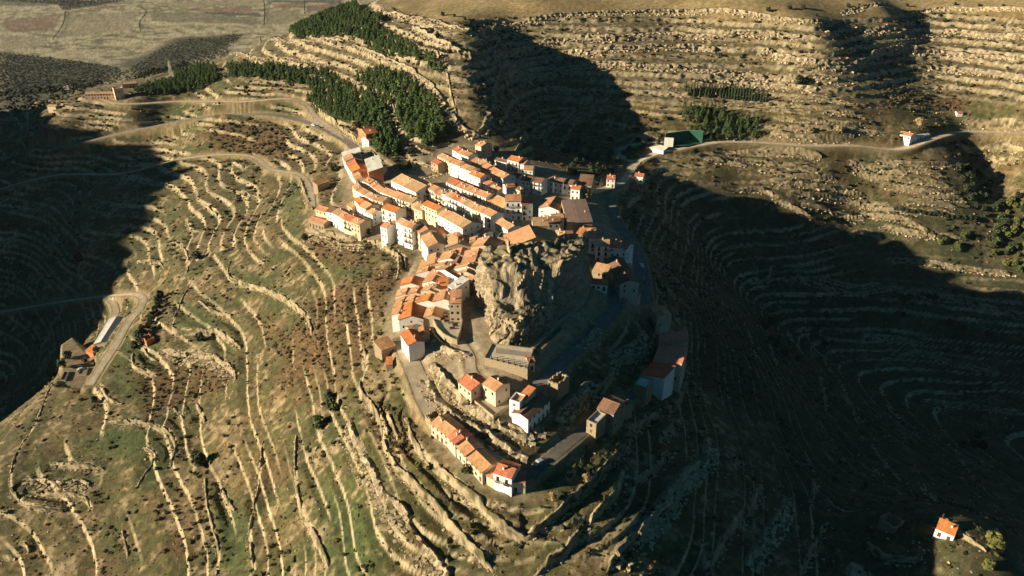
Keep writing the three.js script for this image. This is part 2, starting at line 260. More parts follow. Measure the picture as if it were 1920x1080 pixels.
road('street', 'pale concrete street sloping down from the houses to the front row', 7, [[752, 640], [768, 672], [785, 715], [800, 752], [815, 780]], CONC);
road('street', 'street in the shadow between the cliff and the backs of the front row', 5, [[815, 780], [860, 818], [905, 850], [945, 872], [978, 892]], CONC);
road('footpath', 'pale footpath from the lookout down to the two stone houses', 4, [[862, 640], [880, 668], [885, 697], [900, 716], [925, 738], [945, 760]], CONC);
road('footpath', 'narrow footpath along the right foot of the castle rock', 2.2, [[1102, 540], [1092, 568], [1048, 605], [1012, 640], [1000, 655]], CONC);
const roadGrid = new Map();
for (const r of ROADS) for (let i = 0; i < r.s.length; i++) { const p = r.s[i]; for (let a = -1; a <= 1; a++) for (let b = -1; b <= 1; b++) { const k = (Math.floor(p.x / 8) + a) * 100000 + Math.floor(-p.z / 8) + b; if (!roadGrid.has(k)) roadGrid.set(k, []); roadGrid.get(k).push([r, i]); } }
// level pads, in the same spirit
const PADS = [];
function pad(pts, y) { const r = region(pts); if (y === undefined) { y = 0; for (const [x, d] of r.w) y += baseAt(x, d) / r.w.length; } PADS.push({ ...r, y }); return PADS[PADS.length - 1]; }
const PAD_CAR = pad([[676, 262], [700, 288], [745, 312], [800, 338], [830, 352], [800, 368], [740, 345], [700, 330], [690, 300]]);
const PAD_FARM = pad([[150, 655], [182, 662], [165, 700], [150, 720], [108, 722], [120, 690]]);
const PAD_COURT = pad([[860, 735], [905, 730], [950, 750], [990, 720], [1030, 700], [1000, 760], [960, 772], [915, 780]], 5.5);
const PAD_FRONTON = pad([[1225, 262], [1250, 250], [1305, 262], [1300, 284], [1240, 292]]);

const wallGrid = new Map();
const out = { h: 0, riser: 0, base: 0, village: 0, mesa: 0, road: 0, top: 0 };
function land(x, d) {
  const b = baseAt(x, d); let h = b, riser = 0, mesa = 0, top = 0;
  const vil = Math.max(VILLAGE.soft(x, d, 5), LOWROW.soft(x, d, 3));
  const nearFade = 1 - sstep(900, 1200, d);
  if (vil < 1 && nearFade > 0) {
    const k = (1 - vil) * nearFade;
    mesa = d > 430 ? sstep(17, 27, b) * sstep(490, 525, d) * sstep(-330, -230, x) : 0; top = sstep(71.5, 75.5, b) * (d > 430 ? 1 : 0);
    const n1 = fbm(x / 46, d / 46, 3), n2 = noise(x / 9, d / 9), n3 = noise(x / 3.1 + 9, d / 3.1);
    if (x < -560) h += sstep(-560, -700, x) * (24 * fbm(x / 80, d / 42, 3) + 7 * noise(x / 14, d / 11)) * (d < 900 ? 1 : 0);  // bumps on the added left hill, breaking up its shadow edge
    h += k * (1 - top) * (1.3 * n1 + 0.22 * n2 + 0.10 * n3);
    if (mesa > 0.01 && top < 1) { // strata: ledges and broken cliffs
      const st = 5.6, jag = 1.1 * ridged(x / 13, d / 13, 3) + 0.55 * noise(x / 2.7, d / 2.7) + 2.0 * noise(x / 90, d / 90);
      const u = (b + jag + 5.2) / st, f = u - Math.floor(u), w = 0.24, kk = Math.floor(u);
      const pres = sstep(-0.45, 0.05, noise(x / 90 + kk * 7.3, d / 90 - kk * 3.1)) * 0.45 + 0.55;
      const g = f < 1 - w ? 0.34 * f / (1 - w) : lerp(0.34, 1, sstep(0, 0.8, (f - 1 + w) / w));
      h += mesa * k * (1 - top) * pres * st * (g - f); riser = mesa * k * (1 - top) * pres * (f > 1 - w ? 1 : 0);
    }
    const ter = k * (1 - mesa) * (1 - top) * (1 - sstep(700, 900, d)) * (1 - 0.85 * sstep(215, 250, x) * sstep(440, 475, d)) * (1 - 0.8 * sstep(130, 150, x) * (1 - sstep(215, 235, d)));
    if (ter > 0.01) { // dry stone terraces that come and go
      const spur = sstep(-10, -50, x) * (1 - sstep(400, 440, d)), st = d > 430 ? 3.9 : x < -20 ? 3.4 : 3.0, u = (b + 4.5 * noise(x / 85 + 3, d / 85) + 0.55 * noise(x / 24, d / 24) + 0.18 * n2) / st, kk = Math.floor(u), f = u - kk, w = d > 430 ? 0.27 : 0.17;
      const pres = sstep(-0.30 + 0.22 * spur, 0.02 + 0.22 * spur, noise(x / 58 + kk * 5.7, d / 58 + kk * 2.9)) * lerp(0.6, 1, sstep(-0.4, 0, noise(x / 15 + kk, d / 15)));
      const g = f < 1 - w ? 0.30 * f / (1 - w) : lerp(0.30, 1, sstep(0, 0.85, (f - 1 + w) / w));
      h += ter * pres * st * (g - f); riser = Math.max(riser, ter * pres * (f > 1 - w && f < 0.985 ? 1 : 0));
    }
  } else if (d > 900) { h += (1 - nearFade) * 2.5 * fbm(x / 160, d / 160, 3); }
  const wc = wallGrid.get(Math.floor(x / 10) * 100000 + Math.floor(d / 10));
  if (wc) { // ground banked up behind the retaining walls
    let best = 1e9, add = 0; for (const w of wc) { const ex = x - w[0], ed = d - w[1], q = ex * ex + ed * ed; if (q < best) { best = q; const sd = ex * w[2] + ed * w[3], off = Math.sqrt(Math.max(0, q - sd * sd)), k = w[4] * (1 - sstep(0.8, 3, off)); add = sd > 0 ? 0.6 * k * (1 - sstep(0.5, 8, sd)) : -0.4 * k * (1 - sstep(0.3, 6, -sd)); } }
    h += add; if (Math.abs(add) > 0.3 && best < 0.8) riser = Math.max(riser, 0.8);
  }
  let onRoad = 0;
  for (const p of PADS) { const s = p.soft(x, d, 2.5); if (s > 0) { h = lerp(h, p.y, s); riser *= 1 - s; if (s > 0.6) onRoad = Math.max(onRoad, s); } }
  const cell = roadGrid.get(Math.floor(x / 8) * 100000 + Math.floor(d / 8));
  if (cell) {
    let best = 1e9, by = 0, bw = 1;
    for (const [r, i] of cell) { const p = r.s[i], q = r.s[Math.min(i + 1, r.s.length - 1)], bx = q.x - p.x, bd = p.z - q.z, L2 = bx * bx + bd * bd; const t = L2 ? clamp(((x - p.x) * bx + (d + p.z) * bd) / L2) : 0; const e = Math.hypot(x - p.x - t * bx, d + p.z - t * bd) - r.width / 2; if (e < best) { best = e; by = lerp(p.y, q.y, t); bw = r.width; } }
    const s = 1 - sstep(0.6, 3.2, best); if (s > 0) { h = lerp(h, by, s); riser *= 1 - s; onRoad = Math.max(onRoad, s); }
  }
  out.h = h; out.riser = riser; out.base = b; out.village = vil; out.mesa = mesa; out.road = onRoad; out.top = top; return h;
}
const hit = (px, py, off = 0) => march(px, py, land, off);

// ---- dry stone walls
const WALLS = [
  ['long pale retaining wall sweeping round the lit foreground below the front row', 2.1, [683, 655], [688, 690], [676, 732], [697, 765], [717, 804], [720, 831], [744, 878], [787, 917], [818, 948], [849, 990], [888, 1029], [934, 1078]],
  ['pale wall directly below the gardens of the front house row', 2.4, [763, 784], [775, 827], [818, 878], [857, 909], [899, 948], [938, 983], [985, 1010], [1005, 1005]],
  ['short pale wall left of the concrete street', 1.6, [720, 765], [734, 795], [748, 823]],
  ['shaded wall curving up from the prow to the road under the red roof', 2, [989, 1002], [1020, 983], [1059, 948], [1109, 901], [1144, 866], [1176, 835], [1183, 812], [1218, 788], [1261, 765], [1281, 730], [1288, 690]],
  ['half lit wall below the prow turning into the shade', 2, [1094, 987], [1059, 1033], [1028, 1057], [1000, 1085]],
  ['outer shaded wall running from the prow along the dark slope', 2, [1137, 1076], [1152, 1045], [1183, 1010], [1222, 971], [1261, 940], [1265, 909], [1296, 878]],
  ['zigzag terrace wall in the shade between rock and red roof', 2, [1207, 668], [1152, 683], [1148, 703], [1121, 734], [1094, 753], [1071, 773]],
  ['short shaded wall right of the flat roofed stone house', 1.5, [1273, 788], [1234, 831]],
  ['shaded wall two terraces below the flat roofed stone house', 1.5, [1257, 843], [1222, 889], [1187, 901]],
  ['shaded wall dropping down the prow from the flat roofed house', 1.6, [1168, 882], [1156, 924], [1098, 987]],
  ['thin lit wall in the middle of the bottom left slope', 1.8, [385, 898], [389, 947], [404, 1006], [411, 1032], [407, 1078]],
  ['longest bright wall on the bottom slope ending at a shadow', 2.3, [556, 813], [556, 902], [567, 961], [593, 1010], [617, 1061]],
  ['broken wall left of the longest bright bottom wall', 1.5, [493, 828], [485, 917], [470, 987], [478, 1078]],
  ['short crooked wall beside the dark round tree on the bottom slope', 1.5, [419, 921], [428, 942], [441, 958]],
  ['curved bright wall round the top of the green terrace bottom left', 2, [204, 791], [252, 791], [293, 802], [326, 824], [328, 854], [318, 880]],
  ['inner curved wall inside the green terrace bottom left', 1.2, [270, 839], [293, 858], [281, 880], [256, 917]],
  ['straight bright wall over the double rock step', 2, [85, 869], [148, 873], [196, 880]],
  ['bright wall hooking down below the double rock step', 1.6, [56, 924], [137, 928], [163, 939], [174, 961]],
  ['thick pale wall at the left edge below the spur crest', 2, [26, 920], [41, 943], [89, 954], [126, 954]],
  ['wall along the crest of the spur beside the dark valley', 1.5, [100, 721], [70, 791], [30, 858], [22, 917], [37, 939]],
  ['short bright wall in the very corner bottom left', 2, [-4, 1046], [30, 1048]], ['bent bright wall near the corner bottom left', 1.8, [30, 1018], [50, 1022], [56, 1036]],
  ['short wall standing across the scrub above the green terrace', 1.4, [367, 754], [385, 791]], ['small wall fragment above the curved green terrace', 1.5, [326, 765], [344, 787]],
  ['wall below the farm yard beside the lone dark bush', 1.6, [185, 717], [207, 750], [230, 758]], ['thin wall with a dark side near the bottom edge', 1.3, [230, 995], [241, 1043]],
  ['high bright wall round the broad grass terrace left of the village', 2.6, [327, 595], [325, 619], [354, 623], [400, 623], [435, 642], [453, 654]],
  ['wall along the left rim of the broad grass terrace', 1.2, [362, 522], [342, 564], [327, 595]],
  ['long wall separating grass and rusty scrub left of the village', 1.7, [432, 490], [430, 522], [455, 533], [498, 545], [544, 568], [575, 595], [587, 627]],
  ['wall on the spur left of the lone tree', 1.7, [323, 455], [342, 463], [354, 490], [352, 510]], ['looped wall above the lone tree on the spur', 1.5, [352, 417], [365, 432], [389, 428]],
  ['oblique wall on the upper left spur', 1.4, [383, 385], [408, 405]], ['bright wall below the dark bush on the grass spur', 2, [303, 654], [342, 665], [362, 662], [404, 673], [439, 697], [443, 712]],
  ['wall of the ruined pen beside the orange ruin', 1.6, [249, 662], [253, 689], [295, 704]], ['upper wall of the ruined pen beside the orange ruin', 1.5, [272, 658], [280, 670], [295, 677]],
  ['low rubble edge across the grass spur', 0.9, [373, 564], [393, 580], [435, 592]], ['curved wall at the top of the shaded left valley', 1.3, [257, 490], [288, 490], [309, 502]],
  ['wall climbing beside the track to the lowest house row', 1.6, [564, 335], [572, 360], [587, 393]], ['short terrace wall below the bend of the left track', 1.5, [435, 304], [465, 319]], ['flat terrace wall on the upper left spur', 1.4, [447, 358], [490, 370]],
  ['outer garden wall of the white houses left of the village', 2.4, [690, 452], [719, 462], [742, 478], [749, 498], [745, 524]], ['inner garden wall of the white houses left of the village', 1.8, [727, 462], [758, 485], [760, 504]],
  ['pale retaining wall under the lowest house row', 2.4, [573, 432], [610, 437], [655, 449], [688, 446]], ['tall pale retaining wall along the road by the pine wood', 2.8, [590, 200], [612, 222], [640, 243], [665, 262], [690, 281], [712, 300], [740, 315], [775, 336], [812, 352]],
  ['pale wall along the ride between the two halves of the pine wood', 1.6, [715, 185], [738, 205], [744, 240], [752, 275], [768, 298], [792, 308], [812, 312]], ['wall at the foot of the right half of the pine wood', 1.5, [775, 270], [795, 285], [815, 288]],
  ['wall climbing the mountain beside the pale spur', 1.4, [765, 78], [795, 92], [825, 110], [838, 140], [848, 185], [856, 215]], ['wall down the shaded edge of the pale spur', 1.3, [942, 130], [928, 160], [922, 185], [925, 205]],
  ['terrace wall inside the shaded amphitheatre, upper one', 1.4, [965, 285], [1010, 255], [1050, 225], [1085, 200]], ['terrace wall inside the shaded amphitheatre, lower one', 1.4, [1030, 280], [1060, 258], [1085, 222], [1120, 208], [1160, 207]],
  ['first lit wall below the road on the right hillside', 1.8, [1352, 301], [1405, 301], [1455, 308], [1531, 321]], ['lit wall below the grass field right of the farmhouse road', 1.8, [1591, 303], [1655, 316], [1766, 329]],
  ['second lit wall below the right grass field', 2.2, [1600, 320], [1698, 337], [1779, 350]], ['wall where the great shadow meets the right hillside', 1.8, [1386, 355], [1433, 359], [1467, 380], [1519, 406]],
  ['short lit wall left of the dark hedge row', 1.8, [1591, 376], [1668, 384]], ['lit wall above the dark hedge row', 2, [1715, 367], [1809, 376]], ['lowest lit wall reaching into the shadow on the right', 2, [1608, 397], [1698, 414], [1753, 444]], ['small lit wall in the middle of the right terraces', 1.8, [1561, 355], [1621, 363]],
  ['arched wall in the shade below the lit terraces', 1.8, [1590, 439], [1620, 435], [1654, 446]], ['longest shaded contour wall on the right hillside', 1.8, [1474, 517], [1537, 536], [1605, 551], [1669, 540], [1762, 559], [1871, 581], [1930, 600]], ['shaded wall just above the longest contour wall', 1.6, [1537, 521], [1605, 538], [1650, 531]],
  ['shaded wall under the trees at the right edge', 1.6, [1657, 487], [1725, 491], [1800, 502], [1905, 514]], ['shaded wall on the deep right slope under the dark thicket', 1.5, [1616, 626], [1725, 641]], ['bowed shaded wall low on the right slope', 1.6, [1680, 667], [1725, 660], [1785, 679], [1875, 701]],
  ['straight pale wall at the right edge deep in shade', 2.2, [1725, 750], [1820, 763], [1930, 775]], ['short wall at the valley bottom right of the village', 1.5, [1406, 532], [1440, 521], [1447, 495]],
  ['straight shaded wall at the bottom between two dark fields', 2, [1425, 907], [1417, 934], [1380, 982], [1320, 1078]], ['curved shaded wall above the ruined barn', 1.5, [1507, 849], [1526, 892], [1519, 952]], ['thin wall left of the ruined barn', 1.4, [1549, 979], [1522, 1031], [1500, 1078]],
  ['curved stone terrace wall round the upper loop road by the sports court', 3.2, [1148, 300], [1160, 282], [1192, 264], [1238, 256]], ['curved pen wall below the ruined barn', 1.8, [1624, 1023], [1657, 1046], [1691, 1052], [1721, 1050], [1727, 1035], [1702, 1016]], ['field wall behind the small sunlit hut', 1.2, [1764, 968], [1800, 1000], [1850, 1034]], ['wall right of the village road with a pale coping', 1.6, [1205, 518], [1211, 545], [1217, 572]],
];
const SLOPE = 'thin dry stone walls running down the dark slope', WALLPATHS = [];
function path3(pts, stepLen) {
  const c = new THREE.CatmullRomCurve3(pts.map(([x, y]) => { const h = hit(x, y); return new THREE.Vector3(h[0], h[1], h[2]); }), false, 'centripetal');
  const n = Math.max(2, Math.ceil(c.getLength() / stepLen)); return c.getSpacedPoints(n);
}
function normals2(s) { return s.map((p, i) => { const a = s[Math.max(0, i - 1)], b = s[Math.min(s.length - 1, i + 1)], tx = b.x - a.x, tz = b.z - a.z, L = Math.hypot(tx, tz) || 1; return [-tz / L, tx / L]; }); }
function layWall(label, H, pts, W, group) {
  const s = path3(pts, 0.75), N = normals2(s); let up = 0;
  for (let i = 0; i < s.length; i++) up += baseAt(s[i].x + N[i][0] * 8, -(s[i].z + N[i][1] * 8)) - baseAt(s[i].x - N[i][0] * 8, -(s[i].z - N[i][1] * 8));
  const side = up > 0 ? 1 : -1; WALLPATHS.push({ label, H, W, group, s, N: N.map(([a, b]) => [a * side, b * side]), steep: Math.abs(up) / s.length / 16 });
}
for (const [label, H, ...pts] of WALLS) layWall(label, H * 1.15, pts, 0.9);
for (const pts of [[[1506, 604], [1519, 641], [1552, 686], [1579, 727], [1607, 795]], [[1478, 620], [1500, 660]], [[1537, 705], [1550, 776]], [[1631, 832], [1684, 900]], [[1789, 844], [1856, 930]], [[1527, 603], [1549, 652]], [[1400, 620], [1418, 670]], [[1660, 760], [1700, 800]], [[1575, 735], [1612, 790]], [[1640, 880], [1680, 925]], [[1440, 640], [1456, 690]], [[1730, 905], [1765, 945]]])
  layWall('thin pale dry stone wall running down the dark slope right of the village', 1.2, pts, 0.8, SLOPE);
for (const pts of [[[1380, 283], [1460, 288], [1540, 296]], [[1420, 318], [1500, 330], [1570, 336]], [[1440, 338], [1530, 350], [1600, 352]], [[1480, 360], [1560, 372], [1600, 374]], [[1640, 300], [1720, 308], [1790, 312]], [[1660, 352], [1740, 360], [1800, 362]], [[1620, 388], [1700, 396], [1790, 402]], [[1650, 425], [1730, 440], [1800, 446]], [[1560, 395], [1620, 410]], [[1800, 225], [1870, 232], [1925, 236]], [[1790, 268], [1870, 275], [1925, 282]], [[1840, 285], [1920, 296]], [[1690, 380], [1790, 388]], [[1500, 384], [1560, 396]], [[1320, 296], [1400, 312]], [[1640, 318], [1700, 326]]])
  layWall('pale dry stone terrace wall on the lit right hillside below the road', 2, pts, 0.9, 'lit terrace walls below the right road');
for (const pts of [[[1440, 252], [1520, 258], [1600, 260]], [[1420, 236], [1500, 240], [1580, 246]], [[1450, 222], [1540, 228], [1630, 236]], [[1540, 210], [1620, 218]], [[1440, 206], [1520, 210]], [[1560, 238], [1660, 250]], [[1300, 190], [1400, 196], [1480, 198]], [[1480, 188], [1600, 196]], [[1320, 262], [1420, 258]], [[1700, 200], [1780, 206]]])
  layWall('pale dry stone terrace wall on the lit right hillside above the road', 1.8, pts, 0.9, 'lit terrace walls above the right road');
for (const w of WALLPATHS) {
  const bank = w.steep > 0.12 ? w.H : 0.25 * w.H; w.bank = bank;
  w.s.forEach((p, i) => { const e = Math.min(1, i / 10, (w.s.length - 1 - i) / 10), q = [p.x, -p.z, w.N[i][0], -w.N[i][1], bank * e]; for (let a = -1; a <= 1; a++) for (let b = -1; b <= 1; b++) { const k = (Math.floor(p.x / 10) + a) * 100000 + Math.floor(-p.z / 10) + b; if (!wallGrid.has(k)) wallGrid.set(k, []); wallGrid.get(k).push(q); } });
}

// ---------------------------------------------------------------- the ground as one sheet, finer near the village
const COL = {
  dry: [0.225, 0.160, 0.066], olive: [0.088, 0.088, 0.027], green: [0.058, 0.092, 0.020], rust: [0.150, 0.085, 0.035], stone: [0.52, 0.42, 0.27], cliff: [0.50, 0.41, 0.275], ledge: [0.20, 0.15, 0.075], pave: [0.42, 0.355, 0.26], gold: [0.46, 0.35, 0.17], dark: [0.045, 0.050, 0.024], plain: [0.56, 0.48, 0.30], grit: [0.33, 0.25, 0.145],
};
const mix3 = (a, b, t) => [lerp(a[0], b[0], t), lerp(a[1], b[1], t), lerp(a[2], b[2], t)];
function tint(x, d) { // ground cover and painted right-slope shade; reads the last land() result
  const n = fbm(x / 30, d / 30, 4), m = fbm(x / 7 + 50, d / 7, 3), q = noise(x / 1.7, d / 1.7);
  const q2 = noise(x / 0.8 + 70, d / 0.8); let c = mix3(COL.olive, COL.dry, clamp(0.42 + 0.9 * n + 0.8 * m + 0.25 * q2));
  c = mix3(c, COL.green, clamp(sstep(0.12, 0.5, fbm(x / 55 + 7, d / 55, 3) + 0.25 * m) * 0.6));
  c = mix3(c, COL.grit, sstep(0.18, 0.42, m + 0.35 * q) * 0.85);
  c = mix3(c, COL.rust, sstep(0.2, 0.42, fbm(x / 19 + 90, d / 19, 3)) * 0.55);
  if (d < 640) { for (const g of GREENS) { const s = g.soft(x, d, 4); if (s > 0) c = mix3(c, COL.green, s * clamp(0.75 + 0.6 * m)); } for (const g of BRACKEN) { const s = g.soft(x, d, 6); if (s > 0) c = mix3(c, COL.rust, s * clamp(0.75 + 0.8 * m)); } }
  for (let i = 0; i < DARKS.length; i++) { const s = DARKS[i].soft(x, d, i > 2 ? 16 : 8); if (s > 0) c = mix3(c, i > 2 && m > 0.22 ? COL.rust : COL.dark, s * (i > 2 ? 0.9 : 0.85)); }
  const rightSlopeShade = sstep(80, 130, x) * (1 - sstep(500, 530, d)); c = mix3(c, [0.036, 0.050, 0.024], rightSlopeShade * 0.6);  // deep shade of the right slope painted into the ground colour
  if (out.mesa > 0) c = mix3(c, mix3(mix3(COL.ledge, COL.olive, clamp(0.3 + m)), COL.cliff, 0.7 * sstep(0.3, 0.6, q * 0.5 + m + 0.25 * n)), out.mesa * 0.9);
  if (out.top > 0) c = mix3(c, mix3(COL.gold, COL.dry, clamp(0.4 + 1.2 * n)), out.top);
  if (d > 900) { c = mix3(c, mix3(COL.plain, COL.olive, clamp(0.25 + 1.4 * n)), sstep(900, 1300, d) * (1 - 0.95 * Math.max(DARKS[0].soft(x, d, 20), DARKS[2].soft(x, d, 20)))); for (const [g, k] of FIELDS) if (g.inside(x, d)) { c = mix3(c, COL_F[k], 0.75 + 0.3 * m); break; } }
  { const e = 0.9 + 0.25 * q + 0.2 * q2; c = [c[0] * e, c[1] * e, c[2] * e]; const b = sstep(0.35, 0.6, noise(x / 2.3 + 8, d / 2.3) + 0.4 * m); c = mix3(c, COL.dark, b * 0.4 * (1 - out.top)); }
  if (out.riser > 0) c = mix3(c, out.mesa > 0.5 ? COL.cliff : COL.stone, clamp(out.riser * (0.8 + 0.35 * q)));
  if (out.village > 0) c = mix3(c, mix3(COL.pave, COL.grit, clamp(0.5 + m)), out.village * 0.9);
  if (out.road > 0.3) c = mix3(c, COL.grit, out.road * 0.7);
  return c;
}
{
  const ds = []; const push = (a, b, s) => { for (let d = a; d < b; d += s) ds.push(d); };
  push(20, 140, 8); push(140, 150, 1.4); push(150, 330, 0.72); push(330, 480, 0.85); push(480, 720, 0.95); push(720, 800, 2.2); { let d = 800; while (d < 5200) { ds.push(d); d *= 1.012; } }
  const ts = []; for (let t = -5; t < -1.3; t += 0.16) ts.push(t); for (let t = -1.3; t < -0.98; t += 0.02) ts.push(t); for (let t = -0.98; t < 0.98; t += 0.00205) ts.push(t); for (let t = 0.98; t < 1.3; t += 0.02) ts.push(t); for (let t = 1.3; t <= 5; t += 0.16) ts.push(t);
  const R = ds.length, T = ts.length, pos = new Float32Array(R * T * 3), col = new Float32Array(R * T * 3), uv = new Float32Array(R * T * 2);
  for (let j = 0; j < R; j++) for (let i = 0; i < T; i++) {
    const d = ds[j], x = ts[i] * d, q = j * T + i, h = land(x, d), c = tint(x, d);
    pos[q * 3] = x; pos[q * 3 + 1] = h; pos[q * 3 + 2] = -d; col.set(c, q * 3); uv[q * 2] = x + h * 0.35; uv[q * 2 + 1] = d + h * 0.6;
  }
  const idx = new Uint32Array((R - 1) * (T - 1) * 6); let k = 0;
  for (let j = 0; j < R - 1; j++) for (let i = 0; i < T - 1; i++) { const a = j * T + i, b = a + 1, c = a + T, e = c + 1; idx[k++] = a; idx[k++] = b; idx[k++] = e; idx[k++] = a; idx[k++] = e; idx[k++] = c; }
  console.log('ground', R, T, 'triangles', k / 3);
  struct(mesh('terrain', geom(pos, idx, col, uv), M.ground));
}
// ---- road surfaces
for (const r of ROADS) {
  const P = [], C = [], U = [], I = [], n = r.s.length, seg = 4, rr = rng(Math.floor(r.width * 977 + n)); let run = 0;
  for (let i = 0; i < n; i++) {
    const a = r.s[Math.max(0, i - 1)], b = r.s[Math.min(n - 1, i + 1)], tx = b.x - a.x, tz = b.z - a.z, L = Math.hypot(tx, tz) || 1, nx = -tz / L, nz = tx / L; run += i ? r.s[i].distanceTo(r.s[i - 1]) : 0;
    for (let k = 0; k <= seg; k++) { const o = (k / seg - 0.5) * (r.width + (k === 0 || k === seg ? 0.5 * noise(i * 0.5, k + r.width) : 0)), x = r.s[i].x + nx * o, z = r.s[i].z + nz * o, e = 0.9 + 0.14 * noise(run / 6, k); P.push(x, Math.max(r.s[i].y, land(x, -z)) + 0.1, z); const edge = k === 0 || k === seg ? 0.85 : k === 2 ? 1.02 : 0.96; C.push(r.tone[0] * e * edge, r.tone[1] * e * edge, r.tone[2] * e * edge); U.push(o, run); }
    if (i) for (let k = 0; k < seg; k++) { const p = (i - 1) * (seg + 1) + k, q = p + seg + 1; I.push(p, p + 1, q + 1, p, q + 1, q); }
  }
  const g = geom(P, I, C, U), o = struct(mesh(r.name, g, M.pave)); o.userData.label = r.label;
}

// ---------------------------------------------------------------- dry stone walls, cliffs, platforms, the castle rock
const STONE = [0.50, 0.40, 0.255];
function wall({ label, H, W, group, s, N, bank }) {
  const P = [], C = [], U = [], I = []; let run = 0; const seed = s[0].x * 0.13;
  for (let i = 0; i < s.length; i++) {
    run += i ? s[i].distanceTo(s[i - 1]) : 0; const [ux, uz] = N[i], x = s[i].x, z = s[i].z, gu = land(x + ux * 0.9, -(z + uz * 0.9)), gone = sstep(0.35, 0.6, noise(run / 9 + seed, 4.2)), free = bank < H * 0.5 ? H : 0.35;
    const top = gu + free * (0.8 + 0.5 * noise(run / 4 + seed, 1.7)) + 0.35 * Math.round(2 * noise(run / 1.6, seed + 7)) / 2 - 0.9 * gone * H, rough = 0.30, gd = land(x - ux * 1.1, -(z - uz * 1.1));
    const prof = [[0.7, null], [0.35, 1], [-0.35, 1], [-0.5, 0.66], [-0.62, 0.33], [-0.75, 0], [-0.8, -1]];
    for (let k = 0; k < 7; k++) {
      const [o0, f] = prof[k], o = o0 * W * (1 + 0.35 * noise(run / 6, seed)) + rough * noise(run / 0.9 + k * 3, seed), px = x + ux * o, pz = z + uz * o;
      const y = f === null ? gu - 0.8 : f < 0 ? gd - 1.4 : lerp(Math.min(gd, top - 0.2), top, f) + 0.1 * noise(run / 0.9, k + seed), e = 0.82 + 0.4 * noise(run / 1.1, k * 2.3 + seed) + 0.2 * noise(run / 7, seed), sc = mix3(STONE, COL.olive, clamp(0.9 * sstep(0.1, 0.5, noise(run / 3, k * 0.9 + seed)) + (k === 0 ? 0.8 : 0)));
      P.push(px, y, pz); C.push(sc[0] * e, sc[1] * e, sc[2] * e); U.push(run, y + o);
    }
    if (i) for (let k = 0; k < 6; k++) { const a = (i - 1) * 7 + k, b = a + 7; I.push(a, b, b + 1, a, b + 1, a + 1); }
  }
  return tag(mesh('dry_stone_wall', geom(P, I, C, U), M.stone), label, 'dry stone wall', group);
}
const CLIFFPATHS = [];
function cliff(label, pts, H, OUT = 1.8) { // a broken rock band standing out of the slope
  const s = path3(pts, pts[0][1] > 400 ? 0.55 : 0.8), N = normals2(s), P = [], C = [], U = [], I = [], rows = 15; let run = 0; const seed = pts[0][0] * 0.31 + pts[0][1];
  let side = 0; for (let i = 0; i < s.length; i += 3) side += land(s[i].x + N[i][0] * 6, -(s[i].z + N[i][1] * 6)) - land(s[i].x - N[i][0] * 6, -(s[i].z - N[i][1] * 6)); side = side > 0 ? -1 : 1;
  for (let i = 0; i < s.length; i++) {
    run += i ? s[i].distanceTo(s[i - 1]) : 0; const nx = N[i][0] * side, nz = N[i][1] * side, g = land(s[i].x - nx * 1.2, -(s[i].z - nz * 1.2)), end = Math.min(1, i / 5, (s.length - 1 - i) / 5);
    const hh = H * (0.72 + 0.45 * noise(run / 9 + seed, 3)) * lerp(0.25, 1, end);
    for (let k = 0; k <= rows; k++) {
      const t = k / rows, y0 = g + hh * 0.32 * (1 - t) - hh * 0.85 * t - (t > 0.93 ? 1.5 : 0), bulge = OUT * (0.15 + 1.0 * Math.pow(t, 0.75)) + (1.25 * ridged(run / 4.2 + seed, y0 / 3.2, 3) + 0.75 * noise(run / 1.25 + seed, y0 / 1.1) + 0.5 * Math.round(1.5 * noise(run / 2.1, y0 / 1.7 + seed)) - 1.1 * Math.exp(-((noise(run / 3.6 + 0.2 * noise(y0 / 2, seed), seed) / 0.1) ** 2))) * Math.sin(Math.PI * Math.min(1, t + 0.12)) + 0.5 * (Math.floor(y0 / 1.3 + 0.4 * noise(run / 5, seed)) % 2);
      const o = t === 0 ? -1.6 : bulge - 0.6, x = s[i].x + nx * o, z = s[i].z + nz * o, y = t === 0 ? land(x, -z) - 0.1 : y0, e = 0.9 + 0.3 * noise(run / 1.8 + seed, y0 / 1.1) + 0.15 * noise(run / 8, y0 / 4);
      P.push(x, y, z); const c = t < 0.12 ? mix3(COL.olive, COL.cliff, 0.5) : COL.cliff; C.push(c[0] * e, c[1] * e, c[2] * e); U.push(run, y + o);
    }
    if (i) for (let k = 0; k < rows; k++) { const a = (i - 1) * (rows + 1) + k, b = a + rows + 1; I.push(a, b, b + 1, a, b + 1, a + 1); }
  }
  CLIFFPATHS.push({ s, N: N.map(([a, b]) => [-a * side, -b * side]), H });
  const o = struct(mesh('cliff', geom(P, I, C, U), M.rock)); o.userData.label = label; return o;
}
